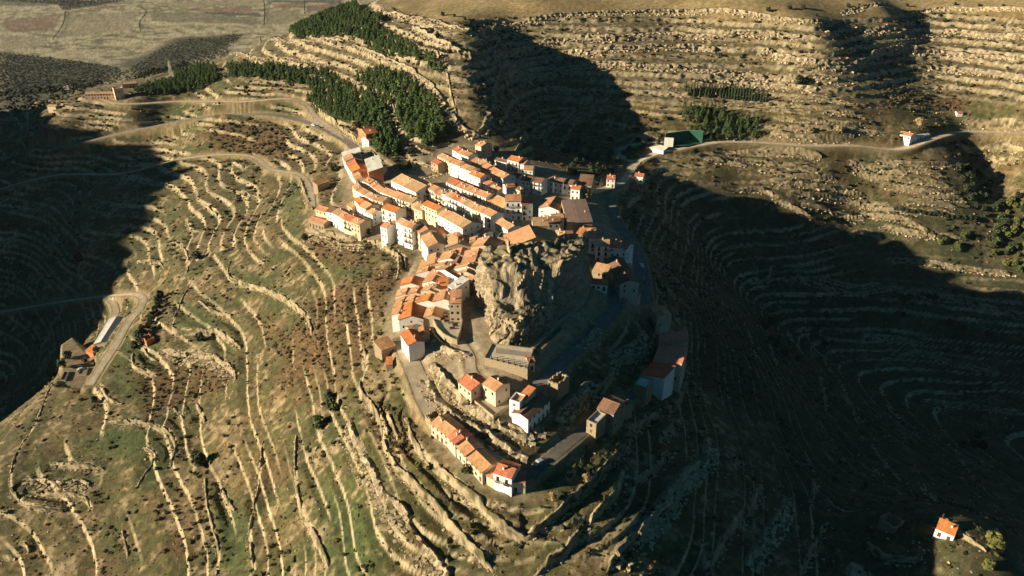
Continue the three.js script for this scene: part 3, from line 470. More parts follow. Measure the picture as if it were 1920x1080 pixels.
function platform(name, label, category, pts, L, { parapet = 0.9, tone = COL.pave, deep = 9 } = {}) {
  const w = pts.map(([x, y]) => onLevel(x, y, L)), t = thing(name, label, category, [0, 0, 0]);
  const sh = w.map((p) => new THREE.Vector2(p[0], p[2])); if (THREE.ShapeUtils.isClockWise(sh)) { sh.reverse(); w.reverse(); }
  const tri = THREE.ShapeUtils.triangulateShape(sh, []), Q = new Quads(), T = new Quads();
  for (const [a, b, c] of tri) { for (const k of [a, c, b]) { T.p.push(sh[k].x, L, sh[k].y); T.u.push(sh[k].x, sh[k].y); T.c.push(...tone); } }
  const n = w.length, cx = sh.reduce((s, p) => s + p.x, 0) / n, cz = sh.reduce((s, p) => s + p.y, 0) / n;
  for (let i = 0; i < n; i++) {
    const a = sh[i], b = sh[(i + 1) % n], y0 = L - deep, y1 = L + parapet, k = [STONE[0] * (0.92 + 0.16 * hashAt(i, n)), STONE[1] * 0.95, STONE[2]];
    Q.quad([b.x, y0, b.y], [a.x, y0, a.y], [a.x, y1, a.y], [b.x, y1, b.y], k);
    if (parapet > 0) { const th = 0.45, ia = [a.x + (cx - a.x) * th / Math.hypot(cx - a.x, cz - a.y), a.y + (cz - a.y) * th / Math.hypot(cx - a.x, cz - a.y)], ib = [b.x + (cx - b.x) * th / Math.hypot(cx - b.x, cz - b.y), b.y + (cz - b.y) * th / Math.hypot(cx - b.x, cz - b.y)];
      Q.quad([b.x, y1, b.y], [a.x, y1, a.y], [ia[0], y1, ia[1]], [ib[0], y1, ib[1]], k); Q.quad([ia[0], L, ia[1]], [ib[0], L, ib[1]], [ib[0], y1, ib[1]], [ia[0], y1, ia[1]], k); }
  }
  mesh('retaining_wall', Q.build(), M.stone, t); mesh('paving', T.build(), M.pave, t); return t;
}

// ---- cliffs near the village
cliff('tan rock cliff behind the front house row under the lower garden strip', [[803, 712], [822, 752], [862, 785], [910, 812], [958, 842], [992, 858]], 8, 2.6);
cliff('rock band under the courtyard of the two stone houses', [[812, 682], [836, 708], [856, 738], [885, 762], [928, 790], [968, 815], [1000, 815]], 6, 2.2);
cliff('small rock knob under the big brown roofed house', [[925, 782], [960, 800], [990, 805], [1010, 795]], 5, 2);
cliff('rough pale cliff stepping down the foreground slope left of the prow', [[655, 795], [676, 850], [700, 890], [716, 925], [755, 962], [770, 996], [806, 1038], [845, 1082]], 4.5, 1.6);
cliff('rock face under the round lookout terrace', [[806, 615], [822, 642], [850, 660], [878, 662]], 8, 2.2);
cliff('craggy band below the curved wall of the left grass spur', [[300, 655], [345, 668], [400, 672], [440, 705]], 3, 1.2);
cliff('double rock step at the foot of the round green terrace', [[52, 893], [100, 903], [150, 902], [170, 915]], 4, 1.5);
cliff('rock band on the shaded terraces right of the castle rock', [[1075, 600], [1110, 612], [1095, 640], [1075, 648]], 5, 1.6);
cliff('shaded rock band under the ruined terrace wall right of the village', [[1135, 662], [1165, 655], [1198, 640], [1204, 622]], 4, 1.5);
cliff('shaded rock face below the street corner right of the brown house', [[1040, 790], [1060, 760], [1085, 735], [1105, 715]], 5, 1.8);
cliff('dark crag running down the right side of the prow slope', [[1327, 822], [1320, 858], [1283, 890], [1256, 922], [1207, 985], [1195, 1010]], 4.5, 1.8);
cliff('long crag below the prow on the shaded slope', [[1296, 880], [1265, 912], [1225, 972], [1183, 1012], [1150, 1050]], 3.5, 1.5);
cliff('rocky scar in the shaded slope between two long walls', [[1474, 930], [1462, 962], [1432, 1003], [1400, 1062]], 3.5, 1.4);
cliff('tan crag between the pine wood and the upper houses', [[722, 345], [760, 352], [800, 330], [830, 322]], 5, 1.6);
cliff('rocky foot of the mountain spur above the upper houses', [[850, 215], [868, 238], [890, 250], [905, 240], [915, 215]], 7, 2.5);
cliff('ochre rock step above the terraces left of the village', [[575, 440], [615, 448], [650, 460], [690, 462]], 3, 1.2);

// ---- the cliffs of the flat-topped mountain
for (const [label, H, OUT, ...pts] of [
  ['topmost cliff rim of the pale mountain spur, lit from the left', 9, 3, [727, 23], [760, 30], [810, 38], [853, 51], [885, 61], [916, 73]],
  ['shaded top rim of the mountain right of the pale spur', 8, 2.5, [919, 72], [926, 56], [940, 45], [1017, 33], [1087, 26], [1153, 23]],
  ['long lit cliff rim along the edge of the high plateau', 8, 2.5, [1153, 23], [1250, 22], [1330, 20], [1378, 20], [1420, 28], [1450, 33], [1520, 39], [1557, 42]],
  ['cliff rim of the plateau at the far right', 7, 2.5, [1575, 22], [1677, 18], [1760, 15], [1840, 16], [1930, 18]],
  ['tall lit cliff on the left face of the pale spur', 14, 3.5, [775, 52], [800, 62], [823, 76], [850, 90], [876, 104], [900, 108], [918, 108]],
  ['tall shaded cliff on the right face of the pale spur', 11, 3, [920, 108], [930, 100], [965, 95], [1013, 86], [1067, 73], [1110, 69], [1153, 68]],
  ['lumpy lit cliff band below the plateau left of centre', 8, 3, [1100, 96], [1150, 92], [1200, 90], [1253, 86], [1300, 92], [1340, 95]],
  ['thin ledge below the plateau rim', 5, 2, [1170, 66], [1250, 62], [1330, 66], [1420, 62], [1500, 66]], ['rounded rock buttresses in the middle of the lit cliffs', 8, 3, [1420, 98], [1442, 101], [1485, 108], [1530, 112]],
  ['big rounded cliff corner where the mountain shadow falls', 12, 4, [1535, 118], [1552, 124], [1596, 121], [1634, 105], [1665, 93], [1698, 87]],
  ['broad lit cliff at the upper right', 11, 3.5, [1711, 94], [1760, 99], [1805, 104], [1860, 108], [1930, 114]], ['long low ledge across the lit mountain side', 5, 2, [1185, 123], [1250, 127], [1313, 131], [1400, 137], [1485, 143], [1570, 147]],
  ['low ledges at the right below the broad cliff', 4, 1.8, [1741, 125], [1830, 134], [1930, 147]], ['upper step of the right cliffs', 6, 2, [1620, 58], [1700, 62], [1780, 60], [1860, 66], [1930, 64]], ['lit ledge above the cypress rows', 4, 1.8, [1300, 150], [1380, 152], [1450, 160], [1530, 168]],
  ['pale rock band on the left shoulder of the mountain', 5, 2, [487, 71], [530, 74], [560, 76], [600, 78], [645, 78]], ['low rock band at the left end of the mountain', 3.5, 1.6, [420, 101], [470, 104], [517, 108], [570, 113], [617, 118]],
  ['rim of rock above the upper pines', 5, 2, [596, 18], [630, 19], [660, 21], [690, 30]], ['diagonal lit rock band above the pine wood', 6, 2.2, [663, 84], [700, 98], [753, 121], [785, 142], [810, 161], [838, 200]],
  ['shaded rock band low in the amphitheatre', 5, 2, [940, 150], [990, 140], [1050, 128], [1120, 118], [1190, 122]], ['shaded ledge in the middle of the amphitheatre', 5, 2, [930, 125], [990, 112], [1060, 100], [1130, 96]],
]) cliff(label, pts, H, OUT);
for (const w of WALLPATHS) wall(w);

// ---- the castle rock
let rockTop;
{
  const foot = [[888, 548], [901, 582], [914, 608], [926, 640], [946, 650], [980, 652], [1000, 637], [1040, 612], [1052, 590], [1078, 582], [1096, 560], [1108, 538], [1100, 528], [1060, 532], [1000, 536], [940, 537], [904, 538]].map(([x, y]) => { const h = hit(x, y); return new THREE.Vector3(...h); });
  const curve = new THREE.CatmullRomCurve3(foot, true, 'centripetal'), T = 340, S = 46, K = 44, ring = curve.getSpacedPoints(T).slice(0, T), c = new THREE.Vector3(); ring.forEach((p) => c.add(p)); c.divideScalar(T); c.z -= 1;
  const P = [], C = [], U = [], I = [];
  for (let k = 0; k <= S + K; k++) for (let i = 0; i < T; i++) {
    const f = ring[i], dx = f.x - c.x, dz = f.z - c.z, a = Math.atan2(dx, dz), side = k <= S, t = side ? k / S : 1; // a: 0 front, + right
    const bump = (m, w) => Math.exp(-(((((a - m + 3 * Math.PI) % (2 * Math.PI)) - Math.PI) / w) ** 2));
    const T0 = (gx, gz) => { let h = lerp(lerp(22, 10, sstep(4, 18, gz)), lerp(22, 9, sstep(1, 13, gz)), sstep(-6, 3, gx)); h = lerp(h, lerp(22, 12, sstep(6, 16, gz)), sstep(10, 16, gx)); return h + 0.13 * gx + 1.5 * fbm(gx / 9 + 3, gz / 9, 3); };
    const rr0 = 0.88, rim = T0(dx * rr0, dz * rr0); let r, y; if (side) { r = lerp(1.03, rr0, Math.pow(t, 1.25)); y = t * rim - 2.5 * (1 - t); } else { const q = (k - S) / K; r = rr0 * (1 - q * 0.999); y = T0(dx * r, dz * r); }
    const q = side ? 0 : (k - S) / K, x0 = c.x + dx * r, z0 = c.z + dz * r;
    const gx = x0 - c.x, gz = z0 - c.z; const gully = -3 * Math.exp(-(((gx - 0.75 * gz - 5) / 4) ** 2)) * sstep(-8, 6, gz) * (side ? sstep(0.45, 1, t) : 1);
    const strata = side ? 0.9 * (((y + 0.8 * noise(i / 16, 3)) % 4.2) / 4.2 - 0.5) : 0, crack = side ? -1.7 * Math.exp(-((noise(i / 11 + 0.4 * noise(y / 5, 9), 7.7) / 0.09) ** 2)) - 0.9 * Math.exp(-((noise(i / 4.3, 3.1 + y / 14) / 0.1) ** 2)) - 0.8 * Math.exp(-((noise(y / 2.6 + 0.5 * noise(i / 14, 2), 1.3) / 0.12) ** 2)) : 0, crag = side ? crack + 1.5 * ridged(i / 13 + 3, y / 9, 3) + 1.3 * ridged(i / 5, y / 4.5, 2) - 0.8 : 0, len = Math.hypot(dx, dz) || 1;
    const kk = side ? Math.min(1, t * 5) : Math.max(0, 1 - q * 3), o = (crag + strata) * kk, x = x0 + dx / len * o, z = z0 + dz / len * o;
    const top = side ? sstep(0.7, 1, t) : 1, yy = f.y * (side ? 1 : 1 - q) + c.y * (side ? 0 : q) + y + gully + top * (1.0 * ridged(x / 6 + 4, z / 6, 3) + 0.9 * fbm(x / 2.2, z / 2.2, 3) + 0.7 * Math.round(1.6 * fbm(x / 5 + 9, z / 5, 2)));
    P.push(x, yy, z); U.push(side ? i * 0.42 : x * 1.0, side ? y : z); C.push(0, 0, 0);
  }
  for (let k = 0; k < S + K; k++) for (let i = 0; i < T; i++) { const a = k * T + i, b = k * T + (i + 1) % T; I.push(a, b, b + T, a, b + T, a + T); }
  const g = geom(P, I, C, U), nn = g.attributes.normal, cc = g.attributes.color, pp = g.attributes.position;
  for (let i = 0; i < nn.count; i++) { const x = pp.getX(i), y = pp.getY(i), z = pp.getZ(i), up = nn.getY(i), e = 0.92 + 0.22 * noise(x / 2, z / 2 + y / 1.5) + 0.14 * noise(x / 7 + y / 5, z / 7), veg = 0.75 * sstep(0.6, 0.9, up + 0.45 * fbm(x / 5 + 20, z / 5, 3)); const q = mix3([0.47, 0.385, 0.265], mix3(COL.olive, COL.dry, clamp(0.5 + noise(x / 6, z / 6))), veg * 0.85); cc.setXYZ(i, q[0] * e, q[1] * e, q[2] * e); }
  const rock = struct(mesh('rock_outcrop', g, M.rock)); rock.userData.label = 'great tan castle rock rising between the old houses and the shaded street';
  rock.updateMatrixWorld(); const rc = new THREE.Raycaster(); rockTop = (px, py, up) => { const r = ray(px, py); rc.set(camera.position, new THREE.Vector3(...r).normalize()); const h = rc.intersectObject(rock)[0]; return h ? [h.point.x, h.point.y, h.point.z] : hit(px, py); };
}
// ruins of the castle on the rock
function ruin(label, pts, H) {
  const w = pts.map(([x, y]) => rockTop(x, y)), Q = new Quads();
  for (let i = 0; i < w.length - 1; i++) { const [a, b] = [w[i], w[i + 1]], L = Math.hypot(b[0] - a[0], b[2] - a[2]), n = Math.max(2, Math.ceil(L / 1.2)), nx = -(b[2] - a[2]) / L * 0.4, nz = (b[0] - a[0]) / L * 0.4;
    for (let k = 0; k < n; k++) { const f0 = k / n, f1 = (k + 1) / n, x0 = lerp(a[0], b[0], f0), z0 = lerp(a[2], b[2], f0), x1 = lerp(a[0], b[0], f1), z1 = lerp(a[2], b[2], f1), y = lerp(a[1], b[1], f0) - 1.5, h = lerp(a[1], b[1], f0) + H * (0.7 + 0.5 * noise(k * 1.7 + i, pts[0][0])), c = STONE.map((v) => v * (0.95 + 0.2 * hashAt(k, i)));
      Q.quad([x0 + nx, y, z0 + nz], [x1 + nx, y, z1 + nz], [x1 + nx, h, z1 + nz], [x0 + nx, h, z0 + nz], c); Q.quad([x1 - nx, y, z1 - nz], [x0 - nx, y, z0 - nz], [x0 - nx, h, z0 - nz], [x1 - nx, h, z1 - nz], c); Q.quad([x0 + nx, h, z0 + nz], [x1 + nx, h, z1 + nz], [x1 - nx, h, z1 - nz], [x0 - nx, h, z0 - nz], c);
      Q.quad([x0 - nx, y, z0 - nz], [x0 + nx, y, z0 + nz], [x0 + nx, h, z0 + nz], [x0 - nx, h, z0 - nz], c); Q.quad([x1 + nx, y, z1 + nz], [x1 - nx, y, z1 - nz], [x1 - nx, h, z1 - nz], [x1 + nx, h, z1 + nz], c); } }
  tag(mesh('ruined_wall', Q.build(), M.stone), label, 'ruined wall');
}
ruin('L-shaped stub of castle wall on top of the rock', [[1000, 522], [1018, 520], [1013, 545]], 3); ruin('low remnant of castle wall near the back rim of the rock', [[1018, 500], [1050, 487], [1078, 482]], 1.2);
ruin('broken masonry enclosure on the front edge of the rock', [[945, 602], [968, 615], [982, 605], [974, 596]], 2.4); ruin('upright stump of wall behind the church tower', [[952, 466], [958, 476]], 4.5); ruin('thin wall on the middle of the rock beside the gully', [[985, 520], [968, 545]], 1.4);

// ---- paved terraces
platform('lookout_terrace', 'round paved lookout terrace with curved stone wall left of the rock', 'terrace', [[813, 584], [812, 600], [819, 616], [832, 629], [848, 637], [857, 640], [864, 622], [868, 600], [862, 590], [840, 588]], 10.3, { deep: 11, parapet: 0.8, tone: [0.5, 0.43, 0.32] });
platform('fort_terrace', 'long walled stone platform under the front of the castle rock', 'terrace', [[908, 672], [922, 645], [1001, 655], [989, 692]], 11.5, { deep: 8, parapet: 0.5, tone: [0.62, 0.52, 0.39] });
{ const t = scene.getObjectByName('fort_terrace'), g = new THREE.BoxGeometry(0.35, 1.5, 0.35); for (let k = 0; k < 8; k++) { const p = onLevel(lerp(911, 986, k / 7), lerp(671, 690.5, k / 7), 12.2), m = mesh('post', g, M.wood, t); m.position.set(p[0], p[1] + 0.5, p[2] - 0.4); } const Q = new Quads(); const a = onLevel(930, 650, 11.5), b = onLevel(996, 659, 11.5); Q.quad([a[0], 11.56, a[2] + 4.5], [b[0], 11.56, b[2] + 4], [b[0], 11.56, b[2] + 0.8], [a[0], 11.56, a[2] + 0.8], [0.35, 0.29, 0.22]); mesh('sunken_floor', Q.build(), M.pave, t); }
platform('courtyard_terrace', 'paved courtyard in front of the two stone houses', 'terrace', [[888, 752], [905, 745], [925, 742], [955, 745], [958, 760], [940, 772], [925, 782], [905, 766]], 5.8, { deep: 6, parapet: 0.6 });
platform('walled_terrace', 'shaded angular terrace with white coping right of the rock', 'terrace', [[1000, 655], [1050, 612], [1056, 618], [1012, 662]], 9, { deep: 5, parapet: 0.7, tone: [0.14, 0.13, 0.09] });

// ---------------------------------------------------------------- houses
const WALLC = { w: ['white', [0.84, 0.82, 0.78]], c: ['cream', [0.66, 0.55, 0.40]], s: ['stone', [0.45, 0.355, 0.235]], b: ['brown walled', [0.42, 0.32, 0.21]], y: ['mustard yellow', [0.56, 0.37, 0.12]], k: ['brick red', [0.52, 0.21, 0.10]], v: ['beige', [0.57, 0.46, 0.33]], p: ['pink cream', [0.66, 0.48, 0.36]] };
const ROOFC = { o: ['orange', [0.70, 0.36, 0.18]], O: ['vivid orange', [0.76, 0.265, 0.075]], r: ['red', [0.64, 0.205, 0.105]], t: ['tan', [0.62, 0.37, 0.21]], d: ['dark brown', [0.30, 0.155, 0.10]], g: ['grey', [0.58, 0.58, 0.57]], R: ['clear red', [0.88, 0.15, 0.06]], P: ['dull red', [0.78, 0.25, 0.16]], p: ['mottled purple brown', [0.30, 0.205, 0.17]] };
// a wall in its own plane (x along, y up) with recessed openings; put() carries it into the house
function facade(Q, W, y0, y1, holes, put, col, depth = 0.2) {
  const xs = [0, W], ys = [y0, y1]; for (const h of holes) { xs.push(h[0], h[2]); ys.push(h[1], h[3]); } const U = (a) => [...new Set(a)].sort((p, q) => p - q), X = U(xs), Y = U(ys);
  for (let j = 0; j < Y.length - 1; j++) { let i = 0; while (i < X.length - 1) { const solid = (k) => !holes.some((h) => X[k] >= h[0] - 1e-6 && X[k + 1] <= h[2] + 1e-6 && Y[j] >= h[1] - 1e-6 && Y[j + 1] <= h[3] + 1e-6); if (!solid(i)) { i++; continue; } let e = i + 1; while (e < X.length - 1 && solid(e)) e++; Q.quad(put(X[i], Y[j], 0), put(X[e], Y[j], 0), put(X[e], Y[j + 1], 0), put(X[i], Y[j + 1], 0), col, [X[i], Y[j]]); i = e; } }
  const dk = col.map((v) => v * 0.97);
  for (const [a, b, c, d] of holes) { Q.quad(put(a, b, -depth), put(c, b, -depth), put(c, b, 0), put(a, b, 0), dk); Q.quad(put(a, d, 0), put(c, d, 0), put(c, d, -depth), put(a, d, -depth), dk); Q.quad(put(a, b, -depth), put(a, b, 0), put(a, d, 0), put(a, d, -depth), dk); Q.quad(put(c, b, 0), put(c, b, -depth), put(c, d, -depth), put(c, d, 0), dk); }
}
const paneGeo = new Map();
function pane(w, h) { const k = w.toFixed(1) + h.toFixed(1); if (!paneGeo.has(k)) { const g = new THREE.BoxGeometry(w, h, 0.05); paneGeo.set(k, g); } return paneGeo.get(k); }
const balconyGeo = (() => { const Q = new Quads(); Q.box(-0.95, -0.12, 0, 0.95, 0, 0.75, [0.55, 0.5, 0.45]); for (let k = 0; k <= 9; k++) { const x = -0.92 + k * 0.204; Q.box(x - 0.02, 0, 0.69, x + 0.02, 0.95, 0.73, [0.03, 0.03, 0.03]); } for (const x of [-0.93, 0.93]) for (const z of [0.2, 0.45]) Q.box(x - 0.02, 0, z - 0.02, x + 0.02, 0.95, z + 0.02, [0.03, 0.03, 0.03]); Q.box(-0.95, 0.93, 0.67, 0.95, 1.0, 0.75, [0.03, 0.03, 0.03]); Q.box(-0.95, 0.93, 0, -0.89, 1.0, 0.68, [0.03, 0.03, 0.03]); Q.box(0.89, 0.93, 0, 0.95, 1.0, 0.68, [0.03, 0.03, 0.03]); return Q.build(); })();
const potGeo = (() => { const Q = new Quads(), c = [0.78, 0.68, 0.56]; Q.box(-0.3, -0.8, -0.25, 0.3, 0.75, 0.25, c); Q.box(-0.38, 0.75, -0.33, 0.38, 0.87, 0.33, [0.5, 0.25, 0.13]); return Q.build(); })();
const dishGeo = new THREE.SphereGeometry(0.45, 10, 5, 0, Math.PI * 2, 0, 1.0);
let houseNo = 0;
function house({ ax, ay, bx, by, h, D, type, wall: wk, roof: rk, label, group, floors, cols, balcony, name = 'house', category = 'house', blank, seedPlus = 0, shade = 1 }) {
  const rr = rng(9001 + 131 * houseNo++ + seedPlus), mid = hit((ax + bx) / 2, (ay + by) / 2, h), yE = mid[1], a = onLevel(ax, ay, yE), b = onLevel(bx, by, yE);
  const W = Math.max(2.2, Math.hypot(b[0] - a[0], b[2] - a[2])), turn = Math.atan2(-(b[2] - a[2]), b[0] - a[0]), ux = Math.cos(turn), uz = -Math.sin(turn), nx = Math.sin(turn), nz = Math.cos(turn); // n: out of the front
  const cx = (a[0] + b[0]) / 2, cz = (a[2] + b[2]) / 2, base = yE - h; let low = base, fl = base;
  for (const [i, j] of [[-.5, 0], [.5, 0], [-.5, 1], [.5, 1], [0, .5]]) { const g = land(cx + ux * i * W - nx * j * D, -(cz + uz * i * W - nz * j * D)); low = Math.min(low, g); if (j === 0) fl = Math.min(fl, g); }
  const y0 = low - 0.6 - base, t = thing(name, label, category, [cx, base, cz], turn, group), stone = wk === 's' || wk === 'b';
  const v = 0.92 + 0.12 * rr(), wc = WALLC[wk][1].map((q, i) => q * v * (1 + (i - 1) * 0.03 * (rr() - 0.5)) * shade), Q = new Quads(), wins = [], doors = [], bals = [];
  const pitch = type === 'f' || type === 'x' ? 0 : 0.30 + 0.05 * rr();
  const nf = floors ?? Math.max(1, Math.round(h / 2.9)), fh = h / nf, top = fl - base;
  const openings = (width, side) => {
    const holes = []; if (blank || (side && rr() < 0.35)) return holes;
    let n = cols ?? Math.max(1, Math.round(width / 2.7)); if (side) n = Math.max(1, Math.round(width / 4)); const gap = width / n;
    for (let f = 0; f < nf; f++) for (let k = 0; k < n; k++) {
      const x = gap * (k + 0.5) + (rr() - 0.5) * 0.25, ground = f === 0; if (side && rr() < 0.45) continue; if (!side && rr() < (ground ? 0.25 : 0.1)) continue;
      const isDoor = ground && !side && rr() < 0.55, tall = !isDoor && balcony && f > 0 && rr() < 0.8, w = isDoor ? 1.2 : side ? 0.8 : tall ? 1.1 : 0.85 + 0.25 * rr(), hh = isDoor ? 2.15 : tall ? 2.1 : f === nf - 1 && nf > 2 ? 1.0 : 1.3; if (w > gap - 0.35) continue;
      const yb = isDoor ? Math.max(0.05, top) : f * fh + (tall ? 0.25 : 0.95); if (yb + hh > h - 0.15) continue; const q = [x - w / 2, yb, x + w / 2, yb + hh]; holes.push(q); (isDoor ? doors : wins).push([q, side]); if (tall || (balcony && side === 0 && f > 0 && rr() < 0.15)) bals.push([x, f * fh + 0.25]);
    }
    return holes;
  };
  const F = (x, y, z) => [x - W / 2, y, z], R = (x, y, z) => [W / 2 + z, y, -x], L = (x, y, z) => [-W / 2 - z, y, -D + x], B = (x, y, z) => [W / 2 - x, y, -D - z];
  const hb = type === 'm' ? h + pitch * 0.75 * D : type === 'b' ? h - pitch * 0.75 * D : h, side0 = Math.min(h, hb);
  facade(Q, W, y0, h, openings(W, 0), F, wc); const nFront = wins.length, nDoor = doors.length;
  facade(Q, D, y0, side0, openings(D, 1), R, wc); const nR = wins.length; facade(Q, D, y0, side0, openings(D, 2), L, wc); facade(Q, W, y0, hb, [], B, wc);
  if (type === 'm' || type === 'b') { const s = Math.sign(hb - h); if (s > 0) { Q.tri(R(0, h, 0), R(D, h, 0), R(D, hb, 0), wc); Q.tri(L(D, h, 0), L(0, hb, 0), L(0, h, 0), wc); } else { Q.tri(R(0, h, 0), R(0, hb, 0), R(D, hb, 0), wc); Q.tri(L(D, h, 0), L(0, hb, 0), L(D, hb, 0), wc); } }
  if (type === 'e') { const p = h + pitch * D / 2; Q.tri(R(0, h, 0), R(D, h, 0), R(D / 2, p, 0), wc); Q.tri(L(0, h, 0), L(D, h, 0), L(D / 2, p, 0), wc); }
  if (type === 'g') { const p = h + pitch * W / 2; Q.tri(F(0, h, 0), F(W, h, 0), F(W / 2, p, 0), wc); Q.tri(B(0, h, 0), B(W, h, 0), B(W / 2, p, 0), wc); }
  const X = new Quads();
  if (type === 'f') { const e = 0.35; Q.quad(F(0, h, 0), F(W, h, 0), F(W, h + 0.7, 0), F(0, h + 0.7, 0), wc); Q.quad(R(0, h, 0), R(D, h, 0), R(D, h + 0.7, 0), R(0, h + 0.7, 0), wc); Q.quad(L(0, h, 0), L(D, h, 0), L(D, h + 0.7, 0), L(0, h + 0.7, 0), wc); Q.quad(B(0, h, 0), B(W, h, 0), B(W, h + 0.7, 0), B(0, h + 0.7, 0), wc);
    const i = W / 2 - e, zf = -e, zb = -D + e, y = h + 0.7; Q.quad([-W / 2, y, 0], [W / 2, y, 0], [i, y, zf], [-i, y, zf], wc); Q.quad([W / 2, y, 0], [W / 2, y, -D], [i, y, zb], [i, y, zf], wc); Q.quad([W / 2, y, -D], [-W / 2, y, -D], [-i, y, zb], [i, y, zb], wc); Q.quad([-W / 2, y, -D], [-W / 2, y, 0], [-i, y, zf], [-i, y, zb], wc);
    for (const [p, q] of [[[-i, zf], [i, zf]], [[i, zf], [i, zb]], [[i, zb], [-i, zb]], [[-i, zb], [-i, zf]]]) Q.quad([q[0], h, q[1]], [p[0], h, p[1]], [p[0], y, p[1]], [q[0], y, q[1]], wc);
    const rc = ROOFC[rk][1]; X.quad([-i, h + 0.05, zf], [i, h + 0.05, zf], [i, h + 0.05, zb], [-i, h + 0.05, zb], rc); }
  if (type === 'x') { const th = 0.55, rc = [0.16, 0.125, 0.07]; for (const [x0, z0, x1, z1] of [[-W / 2 + th, -th, W / 2 - th, -th], [W / 2 - th, -th, W / 2 - th, -D + th], [W / 2 - th, -D + th, -W / 2 + th, -D + th], [-W / 2 + th, -D + th, -W / 2 + th, -th]]) Q.quad([x1, 0.3, z1], [x0, 0.3, z0], [x0, h, z0], [x1, h, z1], wc);
    const n = 9; for (let k = 0; k < n; k++) for (const sgn of [0, 1]) { const x0 = -W / 2 + W * k / n, x1 = -W / 2 + W * (k + 1) / n, e = 1.1 * rr(); Q.box(x0, h, sgn ? -D : -th, x1, h + e, sgn ? -D + th : 0, wc); const z0 = -th - (D - 2 * th) * k / n, z1 = -th - (D - 2 * th) * (k + 1) / n; Q.box(sgn ? W / 2 - th : -W / 2, h, z1, sgn ? W / 2 : -W / 2 + th, h + 1.1 * rr(), z0, wc); }
    X.quad([-W / 2, 0.35, 0], [W / 2, 0.35, 0], [W / 2, 0.35, -D], [-W / 2, 0.35, -D], rc); }
  mesh('wall', Q.build(), stone ? M.stone : M.plaster, t);
  // roof
  if (rk !== '-') {
    const rv = 0.86 + 0.26 * rr(), rc = ROOFC[rk][1].map((q, i) => q * rv * (1 + (i ? 0.10 * (rr() - 0.5) : 0)) * shade), th = 0.2, ov = 0.4, oe = 0.12, u0 = rr() * 6, v0 = rr() * 6, patch = rr();
    const slope = (p0, p1, p2, p3) => { // eave left, eave right, ridge right, ridge left
      const n = 4, m = 3, at = (i, j) => { const s = i / n, r = j / m, q = [0, 1, 2].map((k) => lerp(lerp(p0[k], p1[k], s), lerp(p3[k], p2[k], s), r)); q[1] += 0.09 * Math.sin(3.1 * s + houseNo) * Math.sin(Math.PI * Math.min(1, r + 0.15)) - 0.05; return q; };
      const Lw = Math.hypot(p1[0] - p0[0], p1[1] - p0[1], p1[2] - p0[2]), Lh = Math.hypot(p3[0] - p0[0], p3[1] - p0[1], p3[2] - p0[2]), patchy = patch < 0.4;
      for (let i = 0; i < n; i++) for (let j = 0; j < m; j++) { const e = patchy ? (i < n * (0.3 + patch) ? 1.12 : 0.86) : 0.94 + 0.12 * rr(), c = rc.map((q) => q * e); X.quad(at(i, j), at(i + 1, j), at(i + 1, j + 1), at(i, j + 1), c, [u0 + Lw * i / n, v0 + Lh * j / m]); }
      const dn = (p) => [p[0], p[1] - th, p[2]], ec = rc.map((q) => q * 0.8); X.quad(dn(p0), dn(p1), p1, p0, ec); X.quad(dn(p1), dn(p2), p2, p1, ec); X.quad(dn(p3), dn(p0), p0, p3, ec); X.quad(dn(p1), dn(p0), dn(p3), dn(p2), ec);
    };
    const y = h + th + 0.02, x = W / 2 + oe;
    if (type === 'e') { const p = y + pitch * D / 2, s = pitch * ov; slope([-x, y - s, ov], [x, y - s, ov], [x, p, -D / 2], [-x, p, -D / 2]); slope([x, y - s, -D - ov], [-x, y - s, -D - ov], [-x, p, -D / 2], [x, p, -D / 2]); X.box(-x, p - 0.1, -D / 2 - 0.14, x, p + 0.07, -D / 2 + 0.14, rc.map((q) => q * 1.1)); }
    if (type === 'g') { const p = y + pitch * W / 2, s = pitch * ov, w = W / 2 + ov; slope([w, y - s, oe], [w, y - s, -D - oe], [0, p, -D - oe], [0, p, oe]); slope([-w, y - s, -D - oe], [-w, y - s, oe], [0, p, oe], [0, p, -D - oe]); X.box(-0.14, p - 0.1, -D - oe, 0.14, p + 0.07, oe, rc.map((q) => q * 1.1)); }
    if (type === 'm' || type === 'b') slope([-x, y - (type === 'm' ? 1 : -1) * pitch * 0.75 * ov, ov], [x, y - (type === 'm' ? 1 : -1) * pitch * 0.75 * ov, ov], [x, hb + th + 0.02, -D - 0.1], [-x, hb + th + 0.02, -D - 0.1]);
    const roof = mesh('roof', X.build(), rk === 'g' ? M.pave : M.tile, t);
    if (type !== 'f' && type !== 'x' && W > 4 && name === 'house') for (let k = 0; k < (rr() < 0.6 ? 1 : rr() < 0.5 ? 2 : 0); k++) { const s = rr(), cxx = (rr() - 0.5) * W * 0.7, cz2 = -D * (0.2 + 0.5 * rr()), yy = type === 'e' ? y + pitch * (D / 2 - Math.abs(-cz2 - D / 2)) : type === 'g' ? y + pitch * (W / 2 - Math.abs(cxx)) : lerp(y, hb, -cz2 / D); const c = mesh('chimney', potGeo, M.plaster, roof); c.position.set(cxx, yy + 0.25, cz2); }
  } else if (X.p.length) mesh('floor', X.build(), M.ground, t);
  // windows and doors, set back in their openings
  wins.forEach(([q, side], i) => { const f = side === 0 ? F : side === 1 ? R : L, c = f((q[0] + q[2]) / 2, (q[1] + q[3]) / 2, -0.16), m = mesh('window', pane(q[2] - q[0], q[3] - q[1]), rr() < 0.28 ? M.shutter : M.glass, t); m.position.set(...c); m.rotation.y = side === 0 ? 0 : side === 1 ? Math.PI / 2 : -Math.PI / 2; });
